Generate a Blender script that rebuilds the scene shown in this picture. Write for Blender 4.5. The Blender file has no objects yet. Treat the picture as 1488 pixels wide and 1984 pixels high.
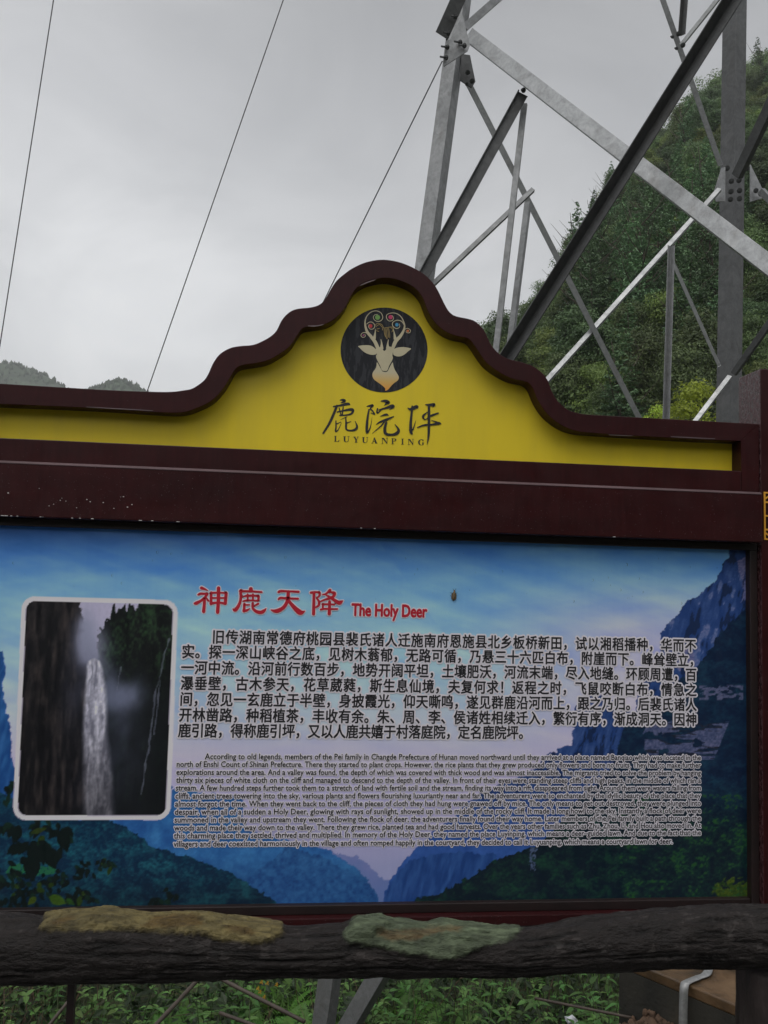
import bpy, bmesh, math, random
import numpy as np
from mathutils import Vector, Matrix
from mathutils.geometry import tessellate_polygon
HAZE = .0006
random.seed(7); rng = np.random.default_rng(11)
S = bpy.context.scene
COL = S.collection

# ------------------------------------------------------------------ camera, world, sun, exposure
PW, PH, F = 1488.0, 1984.0, 1650.0
CAM = Vector((0.0, -2.2, 1.6))
pitch, yaw, roll = math.radians(4.494), math.radians(6.562), math.radians(1.607)
_f = Vector((math.sin(yaw)*math.cos(pitch), math.cos(yaw)*math.cos(pitch), math.sin(pitch)))
_r0 = Vector((math.cos(yaw), -math.sin(yaw), 0)); _u0 = _r0.cross(_f)
RT = math.cos(roll)*_r0 + math.sin(roll)*_u0
UP = -math.sin(roll)*_r0 + math.cos(roll)*_u0
FW = _f
cd = bpy.data.cameras.new('camera'); cam = bpy.data.objects.new('camera', cd); COL.objects.link(cam)
m = Matrix.Identity(4)
for i in range(3):
    m[i][0] = RT[i]; m[i][1] = UP[i]; m[i][2] = -FW[i]; m[i][3] = CAM[i]
cam.matrix_world = m
cd.sensor_fit = 'VERTICAL'; cd.sensor_height = 24.0; cd.lens = 24.0*F/PH
cd.clip_start = 0.05; cd.clip_end = 20000
S.camera = cam

SUN_EL, SUN_AZ = math.radians(58), math.radians(205)     # azimuth clockwise from +Y
w = bpy.data.worlds.new('World'); S.world = w; w.use_nodes = True
nt = w.node_tree; nt.nodes.clear()
def wn(t, **k):
    n = nt.nodes.new(t)
    for a, b in k.items(): setattr(n, a, b)
    return n
wo = wn('ShaderNodeOutputWorld'); bg = wn('ShaderNodeBackground'); bg.inputs[1].default_value = 0.1
sky = wn('ShaderNodeTexSky', sky_type='NISHITA', sun_disc=False, sun_elevation=SUN_EL, sun_rotation=SUN_AZ)
tc = wn('ShaderNodeTexCoord'); mp = wn('ShaderNodeMapping')
mp.inputs['Scale'].default_value = (1.6, 1.3, 2.6); mp.inputs['Rotation'].default_value = (0.15, 0.3, 0.2)
n1 = wn('ShaderNodeTexNoise'); n1.inputs['Scale'].default_value = 1.7; n1.inputs['Detail'].default_value = 7; n1.inputs['Roughness'].default_value = .55; n1.inputs['Distortion'].default_value = .9
cr = wn('ShaderNodeValToRGB')
cr.color_ramp.elements[0].position = .32; cr.color_ramp.elements[0].color = (.80, .81, .825, 1)
cr.color_ramp.elements[1].position = .68; cr.color_ramp.elements[1].color = (1.14, 1.145, 1.15, 1)
sp = wn('ShaderNodeSeparateXYZ')
gr = wn('ShaderNodeValToRGB')      # cloud deck against height above the horizon
e = gr.color_ramp.elements
e[0].position = 0.0; e[0].color = (.90, .90, .90, 1)
e[1].position = 1.0; e[1].color = (.84, .84, .84, 1)
for p_, c_ in ((.10, (1.06, 1.06, 1.055)), (.24, (1.06, 1.06, 1.06)), (.36, (.93, .93, .935)), (.50, (.68, .68, .69)), (.60, (.55, .55, .555)), (.80, (.70, .70, .70))):
    k = e.new(p_); k.color = (*c_, 1)
mul = wn('ShaderNodeMix', data_type='RGBA', blend_type='MULTIPLY'); mul.inputs[0].default_value = 1
sc10 = wn('ShaderNodeMix', data_type='RGBA', blend_type='MULTIPLY'); sc10.inputs[0].default_value = 1; sc10.inputs[7].default_value = (10, 10, 10, 1)
mx = wn('ShaderNodeMix', data_type='RGBA'); mx.inputs[0].default_value = .92
L = nt.links.new
L(tc.outputs['Generated'], mp.inputs[0]); L(mp.outputs[0], n1.inputs['Vector']); L(n1.outputs[0], cr.inputs[0])
L(tc.outputs['Generated'], sp.inputs[0]); L(sp.outputs[2], gr.inputs[0])
L(gr.outputs[0], mul.inputs[6]); L(cr.outputs[0], mul.inputs[7]); L(mul.outputs[2], sc10.inputs[6])
vm = wn('ShaderNodeVectorMath', operation='DOT_PRODUCT'); vm.inputs[1].default_value = (math.sin(SUN_AZ)*math.cos(SUN_EL), math.cos(SUN_AZ)*math.cos(SUN_EL), math.sin(SUN_EL))
nm_ = wn('ShaderNodeMapRange'); nm_.interpolation_type = 'SMOOTHSTEP'; nm_.inputs[1].default_value = .15; nm_.inputs[2].default_value = 1; nm_.inputs[3].default_value = 10; nm_.inputs[4].default_value = 17.5
L(tc.outputs['Generated'], vm.inputs[0]); L(vm.outputs['Value'], nm_.inputs[0]); L(nm_.outputs[0], sc10.inputs[7])
vd = wn('ShaderNodeVectorMath', operation='DOT_PRODUCT'); vd.inputs[1].default_value = (.36, .76, .54)     # a heavier bank of cloud above the hill
md = wn('ShaderNodeMapRange'); md.interpolation_type = 'SMOOTHSTEP'; md.inputs[1].default_value = .82; md.inputs[2].default_value = 1; md.inputs[3].default_value = 1; md.inputs[4].default_value = .74
L(tc.outputs['Generated'], vd.inputs[0]); L(vd.outputs['Value'], md.inputs[0])
dk_ = wn('ShaderNodeMix', data_type='RGBA', blend_type='MULTIPLY'); dk_.inputs[0].default_value = 1; L(sc10.outputs[2], dk_.inputs[6]); L(md.outputs[0], dk_.inputs[7])
L(sky.outputs[0], mx.inputs[6]); L(dk_.outputs[2], mx.inputs[7]); L(mx.outputs[2], bg.inputs[0]); L(bg.outputs[0], wo.inputs[0])

sl = bpy.data.lights.new('sun', 'SUN'); sl.energy = 1.15; sl.angle = math.radians(35); sl.color = (1, .97, .93)
sun = bpy.data.objects.new('sun', sl); COL.objects.link(sun)
sd = Vector((math.sin(SUN_AZ)*math.cos(SUN_EL), math.cos(SUN_AZ)*math.cos(SUN_EL), math.sin(SUN_EL)))
sun.rotation_euler = sd.to_track_quat('Z', 'Y').to_euler(); sun.location = (0, -6, 12)
S.view_settings.view_transform = 'Standard'; S.view_settings.look = 'None'
S.view_settings.exposure = 0.0; S.view_settings.gamma = 1.0; S.view_settings.use_curve_mapping = False

# ------------------------------------------------------------------ measuring helpers
def ray(u, v): return FW*F + RT*(u-PW/2) - UP*(v-PH/2)
def P(u, v, Y=0.0):
    """photo pixel to the point of its sight line at world depth Y"""
    d = ray(u, v); return CAM + d*((Y-CAM.y)/d.y)
def PD(u, v, d): return P(u, v, d+CAM.y)
def PZ(u, v, z):
    d = ray(u, v); return CAM + d*((z-CAM.z)/d.z)

# ------------------------------------------------------------------ object helpers
def tag(o, label=None, cat=None, group=None, kind=None):
    if label: o['label'] = label
    if cat: o['category'] = cat
    if group: o['group'] = group
    if kind: o['kind'] = kind
    return o
def thing(name, label, cat, loc=(0, 0, 0), group=None, rz=0.0):
    o = bpy.data.objects.new(name, None); COL.objects.link(o); o.location = loc; o.rotation_euler.z = rz
    o.empty_display_size = .1
    return tag(o, label, cat, group)
def parent(o, par):
    o.parent = par
    T = Matrix.Translation(par.location) @ par.rotation_euler.to_matrix().to_4x4() if par.parent is None else par['_m'] if False else None
    if T is None:
        T = Matrix.Identity(4); chain = []
        q = par
        while q is not None: chain.append(q); q = q.parent
        for q in reversed(chain): T = T @ (q.matrix_parent_inverse @ Matrix.LocRotScale(q.location, q.rotation_euler, q.scale))
    o.matrix_parent_inverse = T.inverted()
    return o
def mesh_obj(name, verts, faces, mat, par=None, smooth=False, world=True, data=None):
    me = data
    if me is None:
        me = bpy.data.meshes.new(name); me.from_pydata([tuple(v) for v in verts], [], faces); me.update()
        if smooth: me.polygons.foreach_set('use_smooth', [True]*len(me.polygons))
        if mat is not None:
            for mm in (mat if isinstance(mat, (list, tuple)) else [mat]): me.materials.append(mm)
    o = bpy.data.objects.new(name, me); COL.objects.link(o)
    if par is not None:
        if world: parent(o, par)
        else: o.parent = par
    return o
class MB:
    def __init__(s): s.v = []; s.f = []
    def add(s, vs, fs):
        b = len(s.v); s.v += [tuple(x) for x in vs]; s.f += [tuple(b+i for i in f) for f in fs]; return s
    def box(s, x0, x1, y0, y1, z0, z1):
        vs = [(x, y, z) for x in (x0, x1) for y in (y0, y1) for z in (z0, z1)]
        return s.add(vs, [(0, 1, 3, 2), (4, 6, 7, 5), (0, 4, 5, 1), (2, 3, 7, 6), (0, 2, 6, 4), (1, 5, 7, 3)])
    def tube(s, pts, rad, n=8, caps=True):
        pts = [Vector(p) for p in pts]; rs = rad if isinstance(rad, (list, tuple)) else [rad]*len(pts)
        vs = []; fs = []; prev = None
        for i, p in enumerate(pts):
            d = (pts[min(i+1, len(pts)-1)]-pts[max(i-1, 0)]).normalized()
            if prev is None:
                a = d.cross(Vector((0, 0, 1)));  a = a if a.length > .05 else d.cross(Vector((1, 0, 0)))
            else: a = prev - d*prev.dot(d)
            a.normalize(); prev = a; b = d.cross(a)
            for k in range(n):
                t = 2*math.pi*k/n; vs.append(p + (a*math.cos(t)+b*math.sin(t))*rs[i])
        for i in range(len(pts)-1):
            for k in range(n):
                k2 = (k+1) % n; fs.append((i*n+k, i*n+k2, (i+1)*n+k2, (i+1)*n+k))
        if caps: fs.append(tuple(range(n-1, -1, -1))); fs.append(tuple((len(pts)-1)*n+k for k in range(n)))
        return s.add(vs, fs)
    def prism(s, pts, y0, y1):
        """closed outline of points, swept from y0 to y1 (points keep x, z)"""
        n = len(pts); vs = [(p[0], y0, p[2]) for p in pts] + [(p[0], y1, p[2]) for p in pts]
        tr = tessellate_polygon([[Vector((p[0], p[2], 0)) for p in pts]])
        fs = [tuple(t) for t in tr] + [tuple(n+i for i in reversed(t)) for t in tr]
        fs += [(i, (i+1) % n, n+(i+1) % n, n+i) for i in range(n)]
        return s.add(vs, fs)
    def obj(s, name, mat, par=None, smooth=False): return mesh_obj(name, s.v, s.f, mat, par, smooth)
def flat(mb, pts, Y):
    tr = tessellate_polygon([[Vector((p[0], p[2], 0)) for p in pts]])
    out = []
    for t in tr:
        a, b, c = (pts[i] for i in t)
        cz = (b[0]-a[0])*(c[2]-a[2])-(b[2]-a[2])*(c[0]-a[0])
        out.append(tuple(t) if cz > 0 else tuple(reversed(t)))
    mb.add([(p[0], Y, p[2]) for p in pts], out)
def bevel(o, wd=.003, seg=2):
    b = o.modifiers.new('bevel', 'BEVEL'); b.width = wd; b.segments = seg; b.limit_method = 'ANGLE'; b.angle_limit = math.radians(40)
    return o
def spline(pts, n=6, closed=False):
    """Catmull-Rom through tuples"""
    P_ = [np.array(p, float) for p in pts]; N = len(P_); out = []
    for i in range(N if closed else N-1):
        g = lambda k: P_[k % N] if closed else P_[max(0, min(N-1, k))]
        a, b, c, d = g(i-1), g(i), g(i+1), g(i+2)
        for k in range(n):
            t = k/n; out.append(.5*((2*b)+(-a+c)*t+(2*a-5*b+4*c-d)*t*t+(-a+3*b-3*c+d)*t**3))
    if not closed: out.append(P_[-1])
    return out
def resample(pts, n):
    p = np.array(pts, float); d = np.r_[0, np.cumsum(np.hypot(*(np.diff(p, axis=0).T)))]
    t = np.linspace(0, d[-1], n); return np.c_[np.interp(t, d, p[:, 0]), np.interp(t, d, p[:, 1])]

# ------------------------------------------------------------------ materials
class M:
    def __init__(s, name, color=(.5, .5, .5), rough=.6, metal=0.0, spec=.5):
        s.m = bpy.data.materials.new(name); s.m.use_nodes = True; s.t = s.m.node_tree
        s.b = s.t.nodes['Principled BSDF']; s.o = s.t.nodes['Material Output']
        s.b.inputs['Base Color'].default_value = (*color, 1); s.b.inputs['Roughness'].default_value = rough
        s.b.inputs['Metallic'].default_value = metal; s.b.inputs['Specular IOR Level'].default_value = spec
        s.c = color
    def n(s, t, **k):
        q = s.t.nodes.new(t)
        for a, b in k.items(): setattr(q, a, b)
        return q
    def l(s, a, b): s.t.links.new(a, b)
    def co(s, scale=(1, 1, 1), kind='Object', rot=(0, 0, 0)):
        a = s.n('ShaderNodeTexCoord'); b = s.n('ShaderNodeMapping'); b.inputs['Scale'].default_value = scale; b.inputs['Rotation'].default_value = rot
        s.l(a.outputs[kind], b.inputs[0]); return b.outputs[0]
    def noise(s, scale, detail=5, rough=.55, vec=None, dist=0.0):
        q = s.n('ShaderNodeTexNoise'); q.inputs['Scale'].default_value = scale; q.inputs['Detail'].default_value = detail
        q.inputs['Roughness'].default_value = rough; q.inputs['Distortion'].default_value = dist
        s.l(vec if vec is not None else s.co(), q.inputs['Vector']); return q.outputs[0]
    def ramp(s, fac, stops, interp='LINEAR'):
        q = s.n('ShaderNodeValToRGB'); q.color_ramp.interpolation = interp; e = q.color_ramp.elements
        while len(e) > 1: e.remove(e[-1])
        e[0].position = stops[0][0]; e[0].color = (*stops[0][1], 1) if len(stops[0][1]) == 3 else stops[0][1]
        for p_, c_ in stops[1:]:
            k = e.new(p_); k.color = (*c_, 1)
        s.l(fac, q.inputs[0]); return q.outputs[0]
    def mix(s, fac, a, b, mode='MIX'):
        q = s.n('ShaderNodeMix', data_type='RGBA', blend_type=mode)
        for i, x in ((0, fac), (6, a), (7, b)):
            if hasattr(x, 'is_linked') or hasattr(x, 'links'): s.l(x, q.inputs[i])
            elif i == 0: q.inputs[0].default_value = x
            else: q.inputs[i].default_value = (*x, 1)
        return q.outputs[2]
    def bump(s, h, strength=.3, dist=.01):
        q = s.n('ShaderNodeBump'); q.inputs['Strength'].default_value = strength; q.inputs['Distance'].default_value = dist
        s.l(h, q.inputs['Height']); s.l(q.outputs[0], s.b.inputs['Normal']); return s
    def color(s, sock): s.l(sock, s.b.inputs['Base Color']); return s
    def rough(s, sock): s.l(sock, s.b.inputs['Roughness']); return s
g3 = lambda x: (x, x, x)

def mat_maroon():
    q = M('maroon_paint', (.04, .009, .011), .34, 0, .22)
    a = q.noise(3, 5, .6, q.co((1, 1, 6))); c = q.ramp(a, [(.3, (.024, .0048, .0056)), (.7, (.040, .0066, .0075))])
    st = q.noise(90, 3, .5, q.co((1, 1, .12))); c = q.mix(.25, c, q.ramp(st, [(.35, (.016, .0045, .005)), (.65, (.046, .009, .010))]))
    d = q.noise(420, 2, .5); c = q.mix(q.ramp(d, [(.735, g3(0)), (.76, g3(1))]), c, (.28, .24, .24))
    q.color(c); q.rough(q.ramp(q.noise(14, 6, .7), [(.3, g3(.28)), (.7, g3(.5))])); q.bump(q.noise(200, 2), .08, .002); return q.m
def mat_dark_maroon():
    q = M('frame_paint', (.028, .012, .012), .5)
    a = q.noise(12, 5); q.color(q.ramp(a, [(.3, (.010, .006, .006)), (.75, (.022, .010, .010))])); return q.m
def mat_yellow():
    q = M('yellow_panel_film', (.66, .5, .05), .42, 0, .3)
    a = q.noise(2.2, 4, .5, q.co((1, 1, 2.0))); c = q.ramp(a, [(.3, (.74, .56, .028)), (.7, (.82, .63, .024))])
    st = q.noise(16, 5, .6, q.co((1, 1, .14))); c = q.mix(.35, c, q.ramp(st, [(.35, (.66, .51, .05)), (.62, (.82, .63, .026))]))
    d = q.noise(300, 2, .5); c = q.mix(q.ramp(d, [(.755, g3(0)), (.775, g3(1))]), c, (.7, .66, .4))
    q.color(c); q.rough(q.ramp(st, [(.3, g3(.36)), (.7, g3(.52))])); return q.m
def simple(name, c, rough=.6, metal=0, var=.25, scale=30, bumpv=0.0):
    q = M(name, c, rough, metal)
    a = q.noise(scale, 5); lo = tuple(x*(1-var) for x in c); hi = tuple(min(1, x*(1+var)) for x in c)
    q.color(q.ramp(a, [(.3, lo), (.7, hi)]))
    if bumpv: q.bump(q.noise(scale*2, 5), bumpv, .01)
    return q.m
def mat_galv(name, base, metal=.75):
    q = M(name, g3(base), .45, metal)
    a = q.noise(9, 8, .66, q.co(), 1.2); sc = q.noise(48, 5, .75, q.co((1, 1, .8)), .6)
    c = q.ramp(a, [(.3, g3(base*.72)), (.5, (base*.97, base, base*1.01)), (.72, g3(base*1.28))])
    c = q.mix(.3, c, q.ramp(sc, [(.38, g3(base*.62)), (.6, g3(base*1.25))]))
    rs = q.noise(5, 6, .6, q.co((1, 1, .35))); c = q.mix(q.ramp(rs, [(.60, g3(0)), (.76, g3(.4))]), c, (base*.45, base*.36, base*.27))
    q.color(c); q.rough(q.ramp(a, [(.3, g3(.62)), (.7, g3(.42))])); q.bump(q.noise(120, 4), .15, .003); return q.m
def mat_leaf(name, c, var=.5, scale=.6, back=.45):
    q = M(name, c, .5, 0, .35)
    oi = q.n('ShaderNodeObjectInfo')
    g = q.n('ShaderNodeNewGeometry')
    a = q.noise(scale, 3, .6, q.co())
    lo = tuple(x*(1-var) for x in c); hi = (c[0]*(1+var*1.2), c[1]*(1+var), c[2]*(1+var*.5))
    col = q.ramp(a, [(.3, lo), (.7, hi)])
    col = q.mix(.32, col, q.ramp(g.outputs['Random Per Island'], [(0, lo), (.55, c), (1, (hi[0]*1.2, hi[1]*1.1, hi[2]))]))
    hs = q.n('ShaderNodeHueSaturation'); q.l(col, hs.inputs['Color'])
    r2 = q.n('ShaderNodeMapRange'); q.l(oi.outputs['Random'], r2.inputs[0]); r2.inputs[3].default_value = .49; r2.inputs[4].default_value = .525; q.l(r2.outputs[0], hs.inputs['Hue'])
    r3 = q.n('ShaderNodeMapRange'); q.l(oi.outputs['Random'], r3.inputs[0]); r3.inputs[3].default_value = .65; r3.inputs[4].default_value = 1.35; q.l(r3.outputs[0], hs.inputs['Value'])
    q.color(hs.outputs[0])
    tr = q.n('ShaderNodeBsdfTranslucent'); q.l(hs.outputs[0], tr.inputs[0]); ms = q.n('ShaderNodeMixShader'); ms.inputs[0].default_value = back*.6
    q.l(q.b.outputs[0], ms.inputs[1]); q.l(tr.outputs[0], ms.inputs[2]); q.l(ms.outputs[0], q.o.inputs[0]); return q.m

MAROON, FRAME, YELLOW = mat_maroon(), mat_dark_maroon(), mat_yellow()
GALV, GALVD, GALVL = mat_galv('galvanised_steel', .24, .7), mat_galv('weathered_steel', .085, .5), mat_galv('bright_galvanised_steel', .38, .7)
INK = simple('black_ink', (.018, .017, .02), .45, var=.1); WHITE = simple('white_ink', (.80, .76, .82), .45, var=.04)
RED = simple('red_ink', (.52, .015, .035), .45, var=.06)
BROWN = simple('bark_brown', (.05, .036, .025), .85, var=.5, scale=8, bumpv=.5)
GOLD = simple('gold_paint', (.75, .36, .035), .45, var=.12)
SOIL = simple('red_soil', (.085, .05, .03), .9, var=.45, scale=9, bumpv=.6)
EARTH = simple('dark_earth', (.035, .033, .022), .95, var=.5, scale=3, bumpv=.6)
GRASSY = simple('grassy_ground', (.035, .055, .018), .95, var=.6, scale=1.2, bumpv=.5)

# ------------------------------------------------------------------ numpy noise
def _lat(seed):
    return np.random.default_rng(seed).random((257, 257))
def vnoise(x, y, seed=0):
    g = _LATS.setdefault(seed, _lat(seed)); xi = np.floor(x).astype(int); yi = np.floor(y).astype(int)
    fx = x-xi; fy = y-yi; fx = fx*fx*(3-2*fx); fy = fy*fy*(3-2*fy); xi %= 256; yi %= 256
    return (g[xi, yi]*(1-fx)+g[xi+1, yi]*fx)*(1-fy)+(g[xi, yi+1]*(1-fx)+g[xi+1, yi+1]*fx)*fy
_LATS = {}
def fbm(x, y, octv=4, seed=0, gain=.5):
    s = 0; a = 1; t = 0
    for k in range(octv):
        s = s+a*vnoise(x*2**k+13.7*k, y*2**k+7.1*k, seed+k); t += a; a *= gain
    return s/t
def sstep(x, a, b):
    t = np.clip((x-a)/(b-a), 0, 1); return t*t*(3-2*t)
def lin(c): c = np.array(c, float)/255; return np.where(c <= .04045, c/12.92, ((c+.055)/1.055)**2.4)

# ================================================================== THE SETTING
def grid_obj(name, xs, ys, zf, mat, kind='structure', smooth=True):
    X, Y = np.meshgrid(xs, ys, indexing='ij'); Z = zf(X, Y)
    n, k = X.shape; vs = np.stack([X, Y, Z], -1).reshape(-1, 3)
    i = np.arange((n-1)*(k-1)); a = (i//(k-1))*k+i % (k-1)
    fs = np.stack([a, a+k, a+k+1, a+1], -1)
    o = mesh_obj(name, vs.tolist(), fs.tolist(), mat, None, smooth); tag(o, kind=kind); return o
def ground_z(x, y):
    """paved terrace to y = 0.35, then the bank drops to the tower's shelf and on into the valley"""
    x = np.asarray(x, float); y = np.asarray(y, float)
    z = -2.15*sstep(y, .5, 3.3) - 30*sstep(y, 16, 60) - 40*sstep(y, 60, 240)
    z = z + .5*(sstep(y, 6, 12)) + .22*(fbm(x*.5+40, y*.5+40, 3, 5)-.5)*sstep(y, .7, 2)
    z = z + .45*sstep(x, 1.6, 3.2)*sstep(y, .5, 3.3)
    return z
xs = np.unique(np.r_[np.linspace(-900, -30, 24), np.linspace(-30, -6, 25), np.linspace(-6, 8, 90), np.linspace(8, 34, 22), np.linspace(34, 900, 24)])
ys = np.unique(np.r_[np.linspace(.36, 12, 90), np.linspace(12, 80, 30), np.linspace(80, 1800, 30)])
qm = M('hillside_ground', (.04, .05, .02), .95)
qm.color(qm.ramp(qm.noise(1.6, 7, .6), [(.3, (.022, .020, .013)), (.55, (.035, .042, .016)), (.75, (.05, .065, .02))])); qm.bump(qm.noise(9, 6, .6), .7, .05)
grid_obj('ground', xs, ys, ground_z, qm.m)
qp = M('wet_paving', (.09, .085, .08), .5)
qp.color(qp.ramp(qp.noise(2.5, 7, .6), [(.3, (.05, .048, .045)), (.7, (.11, .105, .10))])); qp.rough(qp.ramp(qp.noise(1.2, 4), [(.4, g3(.25)), (.6, g3(.7))])); qp.bump(qp.noise(60, 5), .3, .006)
pv = MB().box(-40, 40, -7, .36, -.35, 0).obj('pavement', qp.m); tag(pv, kind='structure')

# distant ridges beyond the sign, and an unseen bank added behind the viewer to block low sky
FARW = simple('far_woodland', (.04, .06, .033), .95, var=.6, scale=.12)
def far_hill(name, cu, topv, Y, half, drop, seed, mat=FARW):
    c = P(cu, topv, Y); h0 = c.z
    xs = np.linspace(c.x-half*2.7, c.x+half*2.7, 300); ys = np.linspace(Y-half*2.2, Y+half*2.2, 110)
    def zf(X, Yy):
        r = np.sqrt(((X-c.x)/half)**2+((Yy-Y)/(half*.8))**2)
        z = h0-drop*(1-np.exp(-(r*1.25)**2*1.4))*1.15-(h0+100-drop*1.15)/1.4*np.maximum(0, r-.8)
        return z+(fbm(X*.12, Yy*.12, 4, seed)-.5)*3.6+(fbm(X*.02, Yy*.02, 3, seed+9)-.5)*half*.05
    o = grid_obj(name, xs, ys, zf, mat)
    # tree tops along the skyline: hundreds of tiny crowns nobody could count
    mb = MB(); r_ = random.Random(seed)
    for k in range(3200):
        x = c.x+r_.gauss(0, .6 if k < 1500 else 1.1)*half; y = Y+(r_.uniform(-.5, .25) if k < 1500 else r_.uniform(-1.3, .4))*half
        z = float(zf(np.array(x), np.array(y))); h = r_.uniform(1.0, 3.4); wd = h*r_.uniform(.25, .5)
        vs = [(x, y, z+h)]; fs = []
        for i in range(5):
            t = i*1.2566+r_.random(); rr = wd*r_.uniform(.7, 1.2)
            vs.append((x+math.cos(t)*rr, y+math.sin(t)*rr, z+h*r_.uniform(.3, .5)))
        for i in range(5): vs.append((x+(vs[i+1][0]-x)*.8, y+(vs[i+1][1]-y)*.8, z-1))
        for i in range(5): j = (i+1) % 5; fs += [(0, i+1, j+1), (i+1, i+6, j+6, j+1)]
        mb.add(vs, fs)
    q = mb.obj('far_trees', mat); tag(q, 'tiny dark tree tops covering the far hazy hill', 'trees', kind='stuff')
    return o
far_hill('hills', 22, 712, 640, 150, 95, 31)
far_hill('hills', 232, 740, 560, 90, 70, 47)
far_hill('hills', -420, 640, 900, 260, 160, 53)

def unseen_bank_z(X, Y):
    s = sstep(-Y, 5.2, 7.2)*3.6*(1+.5*sstep(X, -2, 4))+sstep(-Y, 8, 120)*26+sstep(-Y, 100, 230)*30  # added bank, higher at the right to darken the lower sign and rail
    return s+(fbm(X*.09, Y*.09, 4, 71)-.5)*4*sstep(-Y, 5.5, 20)-.02
grid_obj('unseen_bank', np.linspace(-260, 260, 110), np.unique(np.r_[np.linspace(-230, -9, 50), np.linspace(-9, -4.9, 24)]), unseen_bank_z, simple('unseen_bank_cover', (.035, .05, .022), .95, var=.6, scale=.35, bumpv=.9))

# ------------------------------------------------------------------ steep wooded hillside on the right
crest = [(700, 960, 46), (840, 910, 50), (930, 830, 54), (985, 735, 58), (1060, 640, 64), (1120, 540, 70), (1165, 462, 74), (1240, 345, 82), (1320, 268, 90), (1400, 190, 96), (1488, 150, 102), (1620, 60, 110), (1800, -10, 118), (2200, -120, 130), (3000, -300, 150)]
base = [(620, 1010, 38), (760, 1000, 36), (850, 1000, 34), (900, 1000, 32), (980, 1000, 30), (1040, 1000, 28), (1080, 1000, 27), (1160, 1000, 26), (1240, 1000, 25), (1320, 1000, 24), (1420, 1000, 23), (1560, 1000, 22), (1760, 1000, 20), (2200, 1000, 18), (3000, 1000, 16)]
cw = [PD(*q) for q in crest]; bw = [PD(*q) for q in base]
NU, NV = 110, 90
def curve_at(pts, t):
    k = t*(len(pts)-1); i = min(int(k), len(pts)-2); f = k-i; return pts[i].lerp(pts[i+1], f)
def slope_pt(t, s):
    """s 0 at the foot, 1 at the crest, beyond 1 down the far side, below 0 into the valley"""
    a, b = curve_at(bw, t), curve_at(cw, t)
    if s <= 1:
        p = a.lerp(b, max(s, 0)); d = (b-a); d.z = 0
        if s < 0: p = a + Vector((0, -18*(-s), -60*(-s)))
        else: p.z += math.sin(math.pi*s)*2.0
    else:
        d = (b-a); d.z = 0; d.normalize(); p = b+d*60*(s-1)-Vector((0, 0, 55*(s-1)**1.2))
    p = p.copy()
    p.z += (float(fbm(np.array(p.x*.13+60), np.array(p.y*.13+60), 3, 21))-.5)*3.4*(1 if s < .97 else .3)
    return p
vs = []; fs = []
for i in range(NU):
    for j in range(NV): vs.append(slope_pt(i/(NU-1), -.6+2.4*j/(NV-1)))
for i in range(NU-1):
    for j in range(NV-1): a = i*NV+j; fs.append((a, a+NV, a+NV+1, a+1))
o = mesh_obj('hill', vs, fs, simple('hill_undergrowth_soil', (.022, .032, .012), .95, var=.5, scale=.8, bumpv=.8), None, True); tag(o, kind='structure')

LEAF = [mat_leaf('broadleaf_foliage', (.118, .178, .066), .45, .35), mat_leaf('yellowish_foliage', (.165, .22, .062), .45, .4), mat_leaf('dark_foliage', (.082, .130, .056), .45, .4)]
CONIF = mat_leaf('conifer_needles', (.10, .175, .084), .4, .6, .2)
LIME = mat_leaf('lime_foliage', (.29, .36, .045), .35, 1.2, .6)
def leaf_quads(C, N, size, r, up=.35):
    """many small folded leaves: centres C, outward N"""
    n = len(C); N = N+r.normal(0, .55, (n, 3)); N[:, 2] += up; N /= np.linalg.norm(N, axis=1)[:, None]
    A = np.cross(N, r.normal(0, 1, (n, 3))); A /= np.linalg.norm(A, axis=1)[:, None]+1e-9; B = np.cross(N, A)
    s = (size*r.uniform(.55, 1.35, n))[:, None]
    p0 = C-A*s; p1 = C+B*s*.45+N*s*.12; p2 = C+A*s; p3 = C-B*s*.45+N*s*.12
    V = np.stack([p0, p1, p2, p3], 1).reshape(-1, 3); k = np.arange(n)*4
    return V, np.concatenate([np.stack([k, k+1, k+2], -1), np.stack([k, k+2, k+3], -1)])
def np_mesh(name, V, Fc, mat, mats=None):
    me = bpy.data.meshes.new(name); me.from_pydata(V.tolist(), [], Fc.tolist()); me.materials.append(mat); me.update(); return me
def crown_mesh(seed, H, W, lobes, per, size, mat, squash=.8):
    r = np.random.default_rng(seed); Cs = []; Ns = []
    for k in range(lobes):
        t = r.random()*2*math.pi; h = r.uniform(.28, .97); rad = W*.5*math.sqrt(max(.05, 1-((h-.5)/.55)**2))*r.uniform(.15, .85)
        c = np.array([math.cos(t)*rad, math.sin(t)*rad, H*h*.92]); lr = W*r.uniform(.15, .27)
        d = r.normal(0, 1, (per, 3)); d /= np.linalg.norm(d, axis=1)[:, None]; d[:, 2] = np.abs(d[:, 2])*r.choice([1, 1, 1, -1], per)
        rr = lr*r.uniform(.25, 1.25, per)**.7
        Cs.append(c+d*rr[:, None]*np.array([1, 1, squash])); Ns.append(d)
    V, Fc = leaf_quads(np.concatenate(Cs), np.concatenate(Ns), size, r)
    return np_mesh('crown', V, Fc, mat)
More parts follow.
